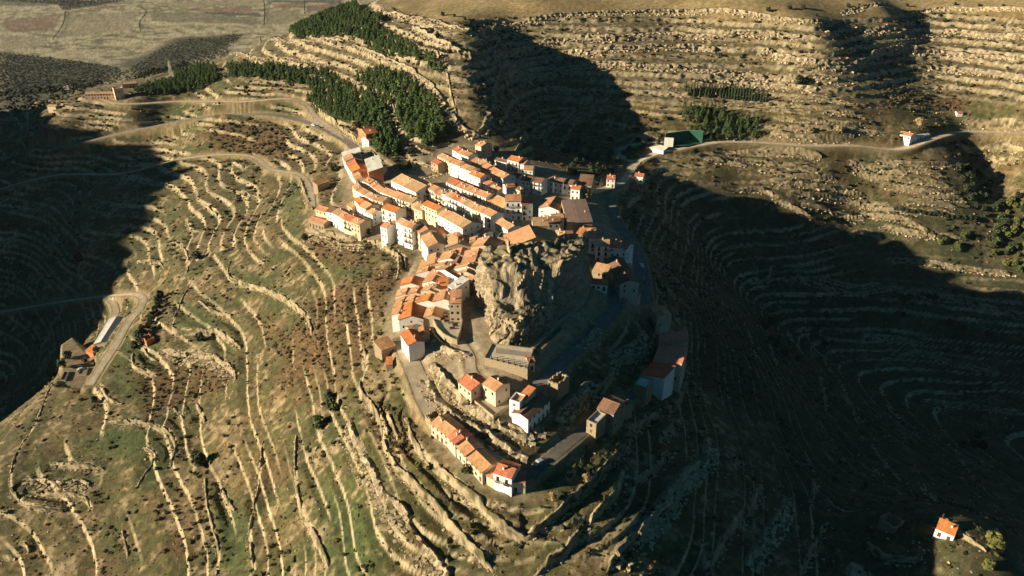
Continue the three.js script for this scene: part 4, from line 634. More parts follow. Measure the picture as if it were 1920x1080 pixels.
  doors.forEach(([q]) => { const m = mesh('door', pane(q[2] - q[0], q[3] - q[1]), M.wood, t); m.position.set(...F((q[0] + q[2]) / 2, (q[1] + q[3]) / 2, -0.15)); });
  bals.forEach(([x, y]) => { const m = mesh('balcony', balconyGeo, M.plain, t); m.position.set(...F(x, y, 0)); });
  return t;
}
const ORD = ['first', 'second', 'third', 'fourth', 'fifth', 'sixth', 'seventh', 'eighth', 'ninth', 'tenth', 'eleventh', 'twelfth'];
// a row: phrase, which end it is counted from, then "ax ay bx by height depth type wall roof [b: balconies] [floors] | own words"
function row(phrase, from, list, group) {
  list.trim().split('\n').forEach((line, i) => {
    const [spec, own] = line.split('|').map((s) => s.trim()), q = spec.split(/\s+/), n = q.slice(0, 6).map(Number), opt = q.slice(9);
    const [type, wk, rk] = q.slice(6, 9), words = own || `${WALLC[wk][0]} house with ${ROOFC[rk]?.[0] ?? 'no'} roof, ${ORD[i]} from ${from.replace('the ', '')} in ${phrase}`;
    house({ ax: n[0], ay: n[1], bx: n[2], by: n[3], h: n[4], D: n[5], type, wall: wk, roof: rk, label: words, group, balcony: opt.includes('B'), blank: opt.includes('0'), floors: opt.map(Number).find((v) => v > 0), name: opt.includes('shed') ? 'shed' : opt.includes('ruin') ? 'ruined_house' : opt.includes('church') ? 'church' : 'house', category: opt.includes('shed') ? 'shed' : opt.includes('ruin') ? 'ruin' : opt.includes('church') ? 'church' : 'house' });
  });
}
row('the top left row', 'the top', `
641 286 644 295 5 12 m w g 0 | pale flat grey roofed shed house at the top left end of the village
643 294 648 303 6 11 e w o | white house with orange roof just below the grey roofed one, top left
649 305 653 313 6 11 e w r | white house with dark red right slope in the top left row
653 313 660 323 6.5 11 e w O | white gabled house with vivid orange roof in the top left row
660 326 667 338 5 8 e w o | lowest small white house of the top left row above the steps`);
row('', '', `
671 243 686 252 9 9 g k r | brick red house with red roof alone by the pine wood
678 259 691 264 5 8 g w o | small white annex with orange roof in front of the brick red house
684 299 691 323 8 9 m k g 0 | red sided modern building with sloping grey roof beside the car park
703 318 716 319 4 9 f v g 0 shed | low grey concrete box between modern building and car park
733 338 780 361 8 15 e w t | wide white hall with broad tan roof and dormers below the car park`);
row('the upper left street', 'the left', `
679 339 692 345 6.5 8 e w o
692 345 699 351 6 8 e w t
699 351 711 360 6 7 e w o
713 359 732 367 7 8 e w t B
732 367 753 375 8 9 e w o B
753 375 773 381 8.5 9 e c t B`);
row('the second left street', 'the left', `
660 347 668 357 7 7 e c t
668 357 682 365 7 7 e w o
682 365 697 373 7 7 e w t
697 373 718 379 8 8 e v t`);
row('', '', `
650 383 660 390 3.5 5 e p o | tiny pinkish house with orange roof on the scrub left of the streets
664 374 673 383 7 7 e w O | narrow white house with bright orange roof left of the tan row
672 385 685 392 8.5 9 e w o | tall white house with brown orange roof above the small gabled one
683 395 698 402 7.5 7 e w o | white house with orange roof and windowed gable end by the turning place
715 390 741 399 10 8 e w O B | big white house with bright orange roof facing left beside brown gable
771 384 778 390 9 8 e v t | narrow beige house with tan roof at the end of the upper left street
776 390 791 396 9.5 7 e p o | pale pink house with many windows beside the vivid orange roof
791 383 819 395 12 7 e c O 4 | tall cream house with vivid orange roof and four floors of windows`);
row('the main street row', 'the left', `
795 350 814 359 8.5 8 e w o B
815 363 828 368 8.5 8 e c o B
828 366 834 367 9 8 f w g
835 367 847 372 9.5 8 e w o B
847 372 858 377 9.5 8 e w r B
858 377 871 384 9.5 8 e w t B
871 384 884 391 9.5 8 e w t
885 391 902 398 9.5 8 e c o B
902 398 920 407 9.5 9 e w o B`);
row('the upper main row', 'the left', `
836 341 854 349 8.5 9 e w r B
854 349 864 353 8.5 9 e w o
864 353 877 358 8.5 9 e w o B
877 358 890 363 8.5 8 e w o B
890 363 911 371 8.5 8 e w o B
912 376 945 391 6.5 13 e w o | white house with very wide brown orange roof left of the balcony building`);
row('', '', `
820 402 832 408 11.5 10 e w o 4 | white four storey block with orange roof, left half of the biggest block
832 408 867 428 12.5 11 e w t 4 | biggest white block with tan roof and long rows of balconies in mid village`);
row('the lowest left row', 'the left', `
591 392 611 398 6 7 e p o
611 396 622 399 8 8 e w d
622 398 633 404 8.5 8 e w t
633 404 643 410 8.5 8 e w o
643 410 657 416 8.5 8 e c r B
657 416 674 422 8.5 8 e v o
578 412 607 421 4 6 e s o | low stone outbuilding with orange roof in front of the lowest left row`);
row('', '', `
595 347 618 340 4 5 m b o 0 shed | brown stone barn with orange roof standing alone beside the left track`);
row('the white garden wall group', 'the left', `
713 424 725 428 10 6 e w o
729 421 741 426 8.5 6 e w r
742 415 756 423 12 7 e w t 4
756 423 771 428 12 7 e w o 4 B
726 441 736 444 4.5 5 e w o | small white annex with little orange roof inside the garden wall group`);
row('the slanting garden street', 'the top', `
773 416 779 427 8 7 e w t
779 428 787 438 10 9 e c o
789 443 802 464 10 10 e w o 3
805 432 811 442 7 7 e w O
809 461 831 464 5 7 e y o | mustard yellow walled house with orange roof at the bottom of the curved street`);
row('the middle old quarter', 'the top', `
837 441 836 452 8 11 e v o
836 452 835 465 8 12 e v t
832 473 820 489 7.5 12 e w o
836 495 817 507 7 10 e w t
803 478 799 498 7 8 e p o
812 505 802 517 6.5 9 e v o
802 517 792 531 6.5 9 e w o
800 534 789 546 6 8 e v t
787 494 785 502 6 7 e v o
785 502 781 513 6.5 10 e w o`);
row('the rockside old quarter', 'the top', `
897 447 883 464 9 12 e v o
881 446 879 457 7 6 e w o
884 431 892 437 6.5 6 e w r
893 432 910 440 6.5 5 e w o
873 471 864 497 7.5 13 e c o
862 490 852 504 7 12 e w o
846 513 869 527 7 6 b w d
821 536 841 535 5.5 8 e w O
840 536 853 543 8 8 m w g
872 528 890 532 5 7 e v o | brown roofed open loggia with dark openings against the left rock face
848 561 866 558 7 7 e v o`);
row('the packed old quarter alley', 'the top', `
850 468 845 482 7 9 e v o
845 485 838 497 7 9 e v d
866 503 858 512 6.5 8 e v t
826 489 816 499 6.5 9 e v o
826 545 822 556 6 7 e w o
808 530 800 543 6 8 e v o
772 540 764 552 5.5 8 e p o
776 560 770 572 5.5 8 e w o
762 558 756 571 5.5 8 e v o
770 590 766 604 5 6 e p o`);
row('the outer old quarter', 'the top', `
757 522 750 536 6 10 e w O
747 544 741 557 6 9 e w o
744 560 736 577 6 8 e p o
789 555 781 568 6.5 10 e w O
817 551 812 566 7 9 e w o
742 575 734 591 8 6 e w o
752 573 748 600 7.5 10 e w O
749 606 771 616 5 6 e c d
751 625 766 648 7.5 6.5 e w O
801 578 794 595 5 7 e v o
785 614 787 630 4 4 e v o
842 568 864 568 9.5 8 m v o | tall beige tower house standing over the round lookout terrace`);
row('', '', `
715 657 741 647 4 6 m b o 0 shed | stone shed with flat orange roof on the slope left of the concrete street
724 684 736 683 3 4 m v O 0 shed | tiny hut with bright orange roof below the stone shed`);
row('the shaded square', 'the left', `
927 300 949 305 6 5 e w d
951 299 972 304 10 9 e w O 3 B
971 307 982 309 9.5 9 e w o 3
957 330 971 334 5.5 7 e w d
982 318 999 319 9 8 e w o
976 337 994 340 7 8 e w d
998 341 1015 344 7.5 9 e w d B
1022 337 1037 341 7 8 g w d
1038 341 1055 344 7 9 e w d
1055 344 1072 347 7 9 e w d B
1070 354 1087 356 7 7 e w O
1083 347 1109 349 7 12 m v d 0`);
row('', '', `
947 377 977 377 11 10 e w o 3 B | cream white corner building with three rows of balconies facing the camera
978 384 999 381 9.5 11 e w r 3 B | cream white building with dark red roof right of the big balcony building
949 352 966 350 11 6 e w O 0 | tall blank white house with bright orange roof behind the balcony building
967 353 976 358 7 5 e v d | small dark roofed house squeezed behind the balcony building
928 416 940 425 7.5 8 e w o | white house with orange roof above the church's left corner
941 424 952 431 8 8 e w t | white house touching the church roof at its upper left
1024 372 1010 391 9 11 e w o | white house with orange left and dark right slope by the shaded square
1020 404 1035 407 5 6 e v o | small orange roofed annex in front of the two-tone house
1036 411 1058 409 7 7 e w o | white house with sunlit orange roof right of the church street
1027 419 1050 420 6 6 m w d | white house with dark roof under the sunlit orange one
1000 424 1029 423 7 7 m v t | beige house with plain tan roof behind the church
1036 440 1058 446 6.5 7 e w o | white house with half sunlit orange roof right of the church
1039 446 1055 467 6.5 10 e w d | white gabled house with dark roof between the church and the shaded lane
1064 418 1111 416 8 20 m b p 0 | large hall under one big mottled purple brown roof
1060 446 1075 446 8 9 e w d | white house with dark roof left of the narrow orange roofed tower house
1075 442 1087 445 9 7 m c O | narrow tower house with sunlit vivid orange roof above the white row
1087 446 1117 447 8 13 e w o B | white house with large sunlit orange roof right of the tower house
1117 461 1143 462 8.5 9 e w t B | white house with tan roof in the shaded row beside the right road
1143 464 1165 465 8.5 9 e w P | white house with dull red roof in the shaded row beside the right road
1165 464 1175 467 7.5 7 e w r | narrow white end house of the shaded row beside the right road
1134 487 1163 533 5.5 9 e v d | very long dark roofed building with beige gable in the shade right
1110 507 1138 513 6 6 m s t | square stone house in the shade at the right foot of the rock
1108 531 1138 534 3.5 5 e w r | low white house with pinkish roof below the square stone house
1185 558 1196 560 3 6 e v r 0 shed | small red roofed shed beside the shaded road
1220 577 1232 595 6 7 e v o | grey house with dull orange roof at the end of the road parapet`);
row('', '', `
1235 615 1250 618 4 6 f w g 0 | flat grey roofed white house at the top of the curved red row
1251 628 1264 626 4 6 f v g 0 shed | flat grey shed beside the curved red row
1237 626 1237 648 7 12 m v P | top section of the long curved red roofed row in the shade
1237 648 1224 681 7 12 m v P | middle mottled section of the long curved red roofed row in shade
1224 681 1203 703 6.5 10 m w R | lower section of the curved row with clear bright red roof
1188 722 1212 730 5 7 f s g 0 | flat stone block with terrace at the foot of the curved row
1100 790 1118 798 5 7 f s g | flat roofed stone house on the shaded street under the prow
1120 765 1151 777 8 9 e s d | brown stone house with dark roof on the shaded street
1170 765 1187 758 6 6 x s - 0 ruin | roofless stone ruin behind the brown stone house in the shade`);
row('', '', `
859 715 883 733 7 8 e p r | pink cream house with red roof, left one of the courtyard pair
905 719 929 734 7 7 e c o | cream house with glazed loggia, right one of the courtyard pair
955 752 974 758 7.5 5 f w t | white flat topped tower end of the big brown roofed house
972 744 986 750 7 6 m c O | small vivid orange roof behind the white tower end
990 787 1031 749 5.8 6.5 e w d | big brown roofed house stepping down over the prow courtyard
1027 715 1046 724 6 7 x s - 0 ruin | roofless stone walls at the top end of the big brown roofed house
991 680 1003 678 4 4 e w r | tiny white house with red roof at the corner of the fort terrace`);
row('the front row', 'the left', `
797 781 808 791 3.5 5 x s - 0 ruin | open roofless ruin at the left end of the front row
808 793 840 818 5.2 7 e p o 2
840 818 853 833 5.6 7 e c r
853 833 873 855 4.8 7 e c o
873 855 904 886 4.8 7 e v o
904 886 924 897 4 6 e c o
925 885 959 897 7.2 6.5 e w r B | tall white house with balcony near the right end of the front row
961 903 985 904 4.6 6 m c r | last house of the front row with a small bright red roof`);
row('', '', `
944 441 955 465 9 25 e v o 0 church | village church with huge two-sided tan roof behind the castle rock
932 447 949 449 9 6 f s t 2 church | square stone church tower stump at the left corner of the rock`);
row('', '', `
1137 336 1153 337 5.5 8 e w r | small white house with red roof left of the road junction, in shade
1189 330 1206 332 4.5 7 e w r | white house with red roof right of the road junction, in shade
891 271 902 275 8 9 e c o | yellowish house alone above the upper houses at the mountain foot
1684 251 1708 256 3.2 8 e w o | white farmhouse with orange roof on the lit right hillside
1716 257 1743 252 2.8 7 e w g | pale grey roofed wing of the right hillside farmhouse
1795 212 1806 212 3 4 e w r 0 shed | tiny white hut with red roof far up the right hillside
206 598 175 646 4.5 9 e w g 0 shed | long grey metal roofed farm shed in the lower left valley
160 657 174 662 4 7 m k O 0 shed | orange walled end building of the farm yard below the long shed
264 633 274 641 3.5 5 x k - 0 ruin | small orange brick ruin on the grass spur above the farm yard
1755 990 1790 1005 3.5 5 m w O | small sunlit hut with orange roof at the lower right
1649 972 1678 992 4 6 x s - 0 ruin | roofless brown barn with curved pen wall at the lower right
88 199 104 200 3.5 5 e v t 0 shed | little stone hut left of the hermitage on the far crest`);
row('the upper houses', 'the left', `
848 281 856 284 6.5 9 e w r
856 286 878 294 7 8 e w o
820 292 842 303 8 7 e c t
808 302 821 309 6 6 e s r
843 305 862 311 8.5 8 e w o
863 314 882 321 8.5 8 e w o
879 326 900 334 8.5 8 e w O
883 301 895 306 7 8 e v o
895 303 903 309 8 8 e v t
902 311 913 317 8 8 e v o`);
row('the upper houses', 'the right', `
928 327 943 335 8.5 9 e w o | white house with tan orange roof and grey gable, right of the upper houses
912 317 928 326 8 8 e c o | cream house with orange roof next to the grey gabled upper house
906 342 915 347 6 7 e w r | white house with small red roof below the upper houses
916 352 932 359 5.5 7 e w o | low white house with orange roof just above the wide brown roof`);
row('', '', `
158 177 214 176 5 8 e p t | long low pinkish hermitage wing on the far left crest
213 168 230 166 9 8 f p t 2 | square hermitage tower block on the far left crest
230 158 256 156 4 7 e v o | small outbuilding right of the hermitage on the far left crest`);

// ---------------------------------------------------------------- trees and scrub
function lumps(seed, n, place, col, spread = 0.3, flecks = 0) { // leaf clumps through the crown's volume, each a jagged ball
  const r = rng(seed), gs = [];
  for (let k = 0; k < n; k++) {
    const [x, y, z, s, sy] = place(r, k, n), g = new THREE.IcosahedronGeometry(s, n > 30 ? 0 : 1), p = g.attributes.position, e = 1 + spread * (r() * 2 - 1), cc = new Float32Array(p.count * 3), o = r() * 90;
    for (let i = 0; i < p.count; i++) { const a = p.getX(i), b = p.getY(i), c = p.getZ(i), f = 0.78 + 0.55 * noise(a / s * 1.9 + o, b / s * 1.9 + c / s * 1.3 + o); p.setXYZ(i, x + a * f, y + b * f * (sy ?? 0.8), z + c * f); const q = e * (0.88 + 0.3 * noise(a * 3 / s + o, c * 3 / s)); cc.set([col[0] * q, col[1] * q, col[2] * q], i * 3); }
    g.setAttribute('color', new THREE.BufferAttribute(cc, 3)); g.deleteAttribute('uv'); gs.push(g.index ? g.toNonIndexed() : g);
  }
  if (flecks) { const P = [], C = []; for (let k = 0; k < flecks; k++) { const [x, y, z, s] = place(r, k % n, n), d = new THREE.Vector3(r() - 0.5, r() - 0.3, r() - 0.5).normalize().multiplyScalar(s * 1.15), L = 0.16 + 0.2 * s * r(); for (let i = 0; i < 3; i++) { P.push(x + d.x + (r() - 0.5) * 2 * L, y + d.y + (r() - 0.5) * 1.6 * L, z + d.z + (r() - 0.5) * 2 * L); const e = 0.8 + 0.5 * r(); C.push(col[0] * e, col[1] * e, col[2] * e); } } const g = geom(P, null, C); gs.push(g); }
  const m = mergeGeometries(gs); m.computeVertexNormals(); return m;
}
const trunkGeo = (h, r0, r1, lean = 0) => { const g = new THREE.CylinderGeometry(r1, r0, h, 6, 3); g.translate(0, h / 2, 0); const p = g.attributes.position; for (let i = 0; i < p.count; i++) { const t = p.getY(i) / h; p.setX(i, p.getX(i) + lean * t * t); } g.computeVertexNormals(); return g; };
const PINE = [0.058, 0.098, 0.024], DARKGREEN = [0.030, 0.042, 0.017], BROAD = [0.055, 0.075, 0.020], LIME = [0.12, 0.125, 0.03], TAN = [0.25, 0.17, 0.08];
const pinePlace = (H) => (r, k, n) => { const t = (k + 0.5) / n, a = k * 2.4 + r(), R = (1 - t) * 0.24 * H + 0.03 * H, q = R * (0.35 + 0.75 * r()); return [Math.cos(a) * q, H * (0.2 + 0.76 * t), Math.sin(a) * q, (0.115 - 0.06 * t) * H * (0.85 + 0.4 * r()), 0.75]; };
const roundPlace = (H, w = 0.45, lift = 0.5) => (r) => { const v = new THREE.Vector3(r() * 2 - 1, r() * 2 - 1, r() * 2 - 1); if (v.length() > 1) v.normalize(); const e = 0.72; return [v.x * H * w * e, H * lift + v.y * H * (1 - lift) * e, v.z * H * w * e, H * (0.10 + 0.10 * r()), 0.85]; };
function proto(kind, label, category, crown, trunk, group) { const t = new THREE.Group(); t.name = kind; tag(t, label, category, group); mesh('crown', crown, M.leaf, t); mesh('trunk', trunk, M.bark, t); return t; }
const pineKinds = [0, 1, 2, 3].map((k) => [lumps(500 + k, 22, pinePlace(7), PINE.map((v) => v * (0.85 + 0.12 * k)), 0.35, 90), trunkGeo(4.2, 0.2, 0.1)]);
const treeList = [];
function plant(kind, label, category, group, [crown, trunk], pos, scale, turn, squash = 1) { treeList.push({ kind, label, category, group, crown, trunk, pos, scale, turn, squash }); }
function wood(polys, gap, seed, fn) { const r = rng(seed); for (const p of polys) { const g = region(p); for (let d = g.d0; d < g.d1; d += gap) for (let x = g.x0; x < g.x1; x += gap) { const X = x + (r() - 0.5) * gap * 0.9, D = d + (r() - 0.5) * gap * 0.9; const keep = r(); if (g.inside(X, D)) fn([X, land(X, D) - 0.15, -D], r, keep); } } }
const pineSpots = [];
const WOOD_NEAR = [[[665, 150], [690, 130], [745, 136], [800, 172], [828, 208], [838, 240], [825, 268], [800, 278], [772, 262], [750, 232], [735, 197], [700, 178]], [[580, 158], [610, 146], [650, 160], [690, 178], [722, 205], [732, 232], [700, 246], [660, 240], [625, 224], [588, 205], [573, 184]], [[700, 246], [735, 240], [750, 275], [745, 294], [718, 294], [698, 275]]];
const WOOD_LEFT = [[[428, 124], [520, 126], [600, 130], [640, 146], [600, 160], [520, 155], [430, 147]]], WOOD_CREST = [[[330, 138], [380, 126], [405, 128], [410, 155], [370, 170], [300, 180], [258, 176], [268, 164], [330, 152]]];
const WOOD_TOP = [[[545, 60], [560, 42], [600, 24], [680, 30], [720, 32], [700, 80], [640, 70], [560, 70]], [[670, 66], [720, 56], [760, 84], [800, 104], [830, 120], [825, 142], [790, 118], [740, 106], [690, 92]]];
WOOD_NEAR.forEach((poly, i) => wood([poly], 3.7, 11 + 100 * i, (p, r) => pineSpots.push([p, 0.7 + 0.65 * r(), r() * 6.28, 'dense green pine in ' + ['the right half of the split pine wood behind the village', 'the left half of the split pine wood behind the village', 'the small lower pine clump beside the brick red house'][i], ['pines right of the ride', 'pines left of the ride', 'pines of the lower clump'][i], r()])));
const massSpots = [];
{ pineSpots.sort((a, b) => b[0][2] - a[0][2]); pineSpots.forEach((s, i) => i < 290 ? plant('pine_tree', s[3], 'pine tree', s[4], pineKinds[Math.floor(s[5] * 4)], s[0], s[1] * 1.32, s[2], 0.68 + 0.25 * s[5]) : massSpots.push(s)); }
for (const [polys, seed] of [[WOOD_LEFT, 12], [WOOD_CREST, 13], [WOOD_TOP, 14]]) wood(polys, 4.0, seed, (p, r) => massSpots.push([p, 0.95 + 0.6 * r(), r() * 6.28, '', '', r(), 0.75]));
function stuff(name, label, geo, mat, spots, tone) { const im = new THREE.InstancedMesh(geo, mat, spots.length), m = new THREE.Matrix4(), q = new THREE.Quaternion(), up = new THREE.Vector3(0, 1, 0), c = new THREE.Color(); spots.forEach(([p, s, a, , , t, sy], i) => { q.setFromAxisAngle(up, a); im.setMatrixAt(i, m.compose(new THREE.Vector3(...p), q, new THREE.Vector3(s, s * (sy ?? 1), s))); if (tone) { const k = tone(t); im.setColorAt(i, c.setRGB(...k)); } }); im.name = numbered(name); im.castShadow = im.receiveShadow = true; im.userData.kind = 'stuff'; im.userData.label = label; scene.add(im); return im; }
stuff('pine_wood', 'farther pines covering the shoulder and the crest of the mountain', pineKinds[1][0], M.leaf, massSpots);
// young pines by the sports court, cypress rows, hedge, right-hand trees
const youngKinds = [0, 1].map((k) => [lumps(540 + k, 18, pinePlace(5), [0.06, 0.095, 0.024], 0.35, 60), trunkGeo(3, 0.14, 0.07)]);
wood([[[1275, 205], [1330, 203], [1425, 226], [1428, 254], [1380, 262], [1308, 262], [1282, 235]]], 3.7, 15, (p, r, keep) => { if (keep < 0.82) plant('young_pine', 'young bright green pine in the plantation above the sports court', 'pine tree', 'young pines above the sports court', youngKinds[r() < 0.5 ? 0 : 1], p, 1.0 + 0.7 * r(), r() * 6); });
const cypKind = [lumps(560, 16, (r, k, n) => { const t = k / n, R = 0.35 * Math.sin(Math.PI * (0.15 + 0.8 * t)); return [(r() - 0.5) * R, 0.4 + 6 * t, (r() - 0.5) * R, 0.62 * (1.1 - 0.7 * t), 1.3]; }, [0.032, 0.048, 0.018], 0.3, 30), trunkGeo(1.5, 0.12, 0.1)];
for (const [x0, y0, x1, y1, n] of [[1285, 170, 1420, 180, 26], [1290, 178, 1436, 190, 28]]) { const r = rng(x0 + n); for (let k = 0; k < n; k++) { const p = hit(lerp(x0, x1, k / (n - 1)), lerp(y0, y1, k / (n - 1)) + r() * 1.5); plant('cypress_tree', 'slender dark cypress in the two rows under the lit cliffs', 'cypress', 'cypress rows under the lit cliffs', cypKind, p, 0.95 + 0.5 * r(), r() * 6); } }
const broadKinds = [[0, BROAD], [1, DARKGREEN], [2, LIME], [3, TAN]].map(([k, c]) => [lumps(580 + k, 40, roundPlace(6), c, 0.4, 160), trunkGeo(3, 0.22, 0.12, 0.2)]);
const bareKind = (() => { const gs = [], r = rng(601); for (let k = 0; k < 46; k++) { const a = k * 2.4, tilt = 0.25 + 0.75 * r(), L = 2 + 2.4 * r(), g = new THREE.CylinderGeometry(0.02, 0.07, L, 4); g.translate(0, L / 2, 0); g.rotateZ(tilt); g.rotateY(a); g.translate(0, 1 + 1.6 * r(), 0); gs.push(g.toNonIndexed()); } const m = mergeGeometries(gs); m.deleteAttribute('uv'); const c = new Float32Array(m.attributes.position.count * 3); for (let i = 0; i < c.length; i += 3) c.set([0.42, 0.31, 0.18], i); m.setAttribute('color', new THREE.BufferAttribute(c, 3)); const tw = lumps(602, 26, roundPlace(5.5, 0.42, 0.6), [0.34, 0.24, 0.125], 0.4, 300); return [mergeGeometries([m, tw]), trunkGeo(2.6, 0.25, 0.15)]; })();
{ const r = rng(16); for (let k = 0; k < 15; k++) plant('hedge_shrub', 'rounded dark green shrub in the hedge row on the right terraces', 'shrub', 'hedge row on the right terraces', broadKinds[1], hit(lerp(1678, 1826, k / 14), lerp(394, 414, k / 14) + r() * 4 - 2), 0.72 + 0.3 * r(), r() * 6, 0.75); }
wood([[[1745, 452], [1815, 440], [1800, 476], [1752, 472]], [[1868, 390], [1930, 330], [1930, 520], [1885, 505], [1850, 475]], [[1860, 420], [1900, 440], [1880, 470], [1846, 462]]], 5.6, 17, (p, r, keep) => { const k = keep < 0.5 ? 0 : keep < 0.75 ? 2 : 1; plant('broadleaf_tree', ['mid green tree among those on the sunlit right edge terraces', 'dark green tree among those on the sunlit right edge terraces', 'yellow green tree among those on the sunlit right edge terraces'][[0, 2, 1][k] ?? 0], 'tree', ['mid green', 'yellow green', 'dark green'][[0, 2, 1].indexOf(k)] + ' trees at the right edge', broadKinds[k], p, 0.65 + 0.5 * r(), r() * 6); });
wood([[[1785, 310], [1850, 330], [1880, 380], [1850, 420], [1815, 370]]], 6, 18, (p, r) => plant('broadleaf_tree', 'dark tree in the shaded gully at the right edge', 'tree', 'trees of the shaded gully', broadKinds[1], p, 0.6 + 0.5 * r(), r() * 6));
wood([[[1500, 570], [1560, 570], [1600, 640], [1540, 650]], [[1660, 550], [1760, 545], [1750, 590], [1685, 592]], [[1775, 600], [1870, 605], [1850, 675], [1775, 660]], [[1400, 560], [1460, 590], [1500, 680], [1430, 640]], [[1790, 800], [1860, 810], [1850, 850], [1790, 840]]], 8.5, 19, (p, r, keep) => { if (keep < 0.7) plant('thicket_tree', 'dark tree of the thickets in the shaded right valley', 'tree', 'dark thickets in the shaded right valley', broadKinds[1], p, 0.6 + 0.5 * r(), r() * 6, 0.8); });
wood([[[925, 240], [960, 225], [1090, 255], [1180, 250], [1200, 235], [1280, 250], [1180, 300], [1120, 330], [1060, 330], [1085, 290]]], 8, 20, (p, r, keep) => { if (keep < 0.6) plant('thicket_tree', 'dark tree in the shaded hollow behind the square', 'tree', 'dark trees in the shaded hollow behind the square', broadKinds[1], p, 0.5 + 0.5 * r(), r() * 6, 0.85); });
for (const [x, y, H, k, label] of [
  [370, 486, 7.5, 1, 'lone round dark tree with a long shadow on the left grass spur'], [376, 640, 7, 1, 'dark spreading bush against the high bright terrace wall'], [178, 754, 5, 1, 'round dark bush beside the track below the farm yard'], [375, 874, 8, 1, 'big dark round tree among the walls on the bottom left slope'],
  [598, 804, 7, 0, 'round green bush, lowest of the three left of the concrete street'], [624, 770, 6.5, 0, 'green bush, rightmost of the three left of the concrete street'], [618, 750, 5.5, 1, 'green bush, topmost of the three left of the concrete street'],
  [128, 672, 7, 1, 'dark tree at the upper left corner of the farm yard'], [118, 690, 7, 0, 'green tree at the left side of the farm yard'], [100, 708, 8, 1, 'dark tree at the lower left of the farm yard'], [160, 680, 4, 1, 'small tree in the middle of the farm yard'], [182, 660, 5, 1, 'dark tree at the front end of the long metal shed'],
  [627, 322, 7, 1, 'narrow dark tree beside the lone brown barn'], [1100, 376, 9, 4, 'big bare tan tree sunlit at the corner of the shaded square'], [1052, 412, 3.5, 3, 'small golden bush in front of the purple brown hall'], [917, 288, 5.5, 0, 'dark green tree right of the yellowish upper house'], [931, 286, 5, 2, 'tan green tree beside the low white shaded house'],
  [1497, 160, 9, 1, 'large dark tree in the middle of the lit mountain side'], [1572, 250, 7, 4, 'bare tan tree above the right road'], [1520, 250, 6, 3, 'golden round tree above the right road'], [1722, 240, 9, 4, 'bare spreading tree behind the right hillside farmhouse'], [1860, 1028, 8, 2, 'tall yellow green tree at the lower right edge'], [1850, 1068, 5, 2, 'bushy yellow green tree in the corner lower right'],
  [666, 246, 9, 4, 'bare tan tree standing by the brick red house'], [180, 608, 4, 3, 'small reddish tree left of the metal shed'], [1037, 940, 4, 4, 'small bare bush at the tip of the prow'], [1100, 905, 4, 4, 'pale bare bush on the shaded slope right of the prow'], [150, 492, 8, 1, 'dark round thicket on the shaded left hillside'], [572, 850 - 400, 5, 1, 'dark bush below the left end of the lowest house row'],
  [692, 440, 4, 0, 'green bush at the right end of the lowest house row'], [786, 880, 3.5, 2, 'young yellow green tree in the gardens below the front row'], [873, 888, 4, 0, 'green garden tree below the middle of the front row'], [735, 470, 3, 0, 'small green bush inside the garden walls'], [880, 760, 3, 0, 'small green bush at the courtyard wall of the stone houses'],
]) plant(k === 4 ? 'bare_tree' : k === 3 ? 'golden_tree' : 'broadleaf_tree', label, H < 5 ? 'bush' : 'tree', null, k === 4 ? bareKind : broadKinds[k], hit(x, y), H / 6, x, k === 1 && H < 8 ? 0.85 : 1);
{ const r = rng(21); for (let k = 0; k < 11; k++) plant('evergreen_tree', 'dark evergreen in the line descending towards the farm yard', 'tree', 'line of dark evergreens above the farm yard', broadKinds[1], hit(lerp(303, 258, k / 10) + r() * 10 - 5, lerp(560, 655, k / 10)), 0.75 + 0.5 * r(), r() * 6, 1.1); }
{ const r = rng(22); for (const [x, y] of [[830, 30], [852, 32], [872, 38], [880, 50], [810, 62], [770, 33], [820, 66], [895, 72], [862, 100], [1440, 22], [1480, 18], [1505, 16], [1530, 30], [1590, 14], [1610, 12], [1660, 10], [1700, 12], [1790, 10], [1835, 12], [1880, 14], [1310, 66], [1340, 74], [1415, 66], [1470, 74], [1500, 100], [1480, 122], [1770, 42], [1720, 46], [1860, 40], [1350, 106]]) plant('juniper_bush', 'dark juniper bush on the rocky ledges of the mountain', 'bush', 'junipers on the mountain ledges', broadKinds[1], hit(x, y), 0.5 + 0.5 * r(), r() * 6, 0.8); }
{ const protos = new Map();
  for (const t of treeList) { const key = t.kind + t.crown.uuid; let o; if (!protos.has(key)) { o = proto(t.kind, t.label, t.category, t.crown, t.trunk, t.group); protos.set(key, o); } else o = protos.get(key).clone(); o.name = numbered(t.kind); o.userData = { label: t.label, category: t.category }; if (t.group) o.userData.group = t.group; o.position.set(...t.pos); o.rotation.y = t.turn; o.scale.set(t.scale, t.scale * t.squash, t.scale); scene.add(o); } }
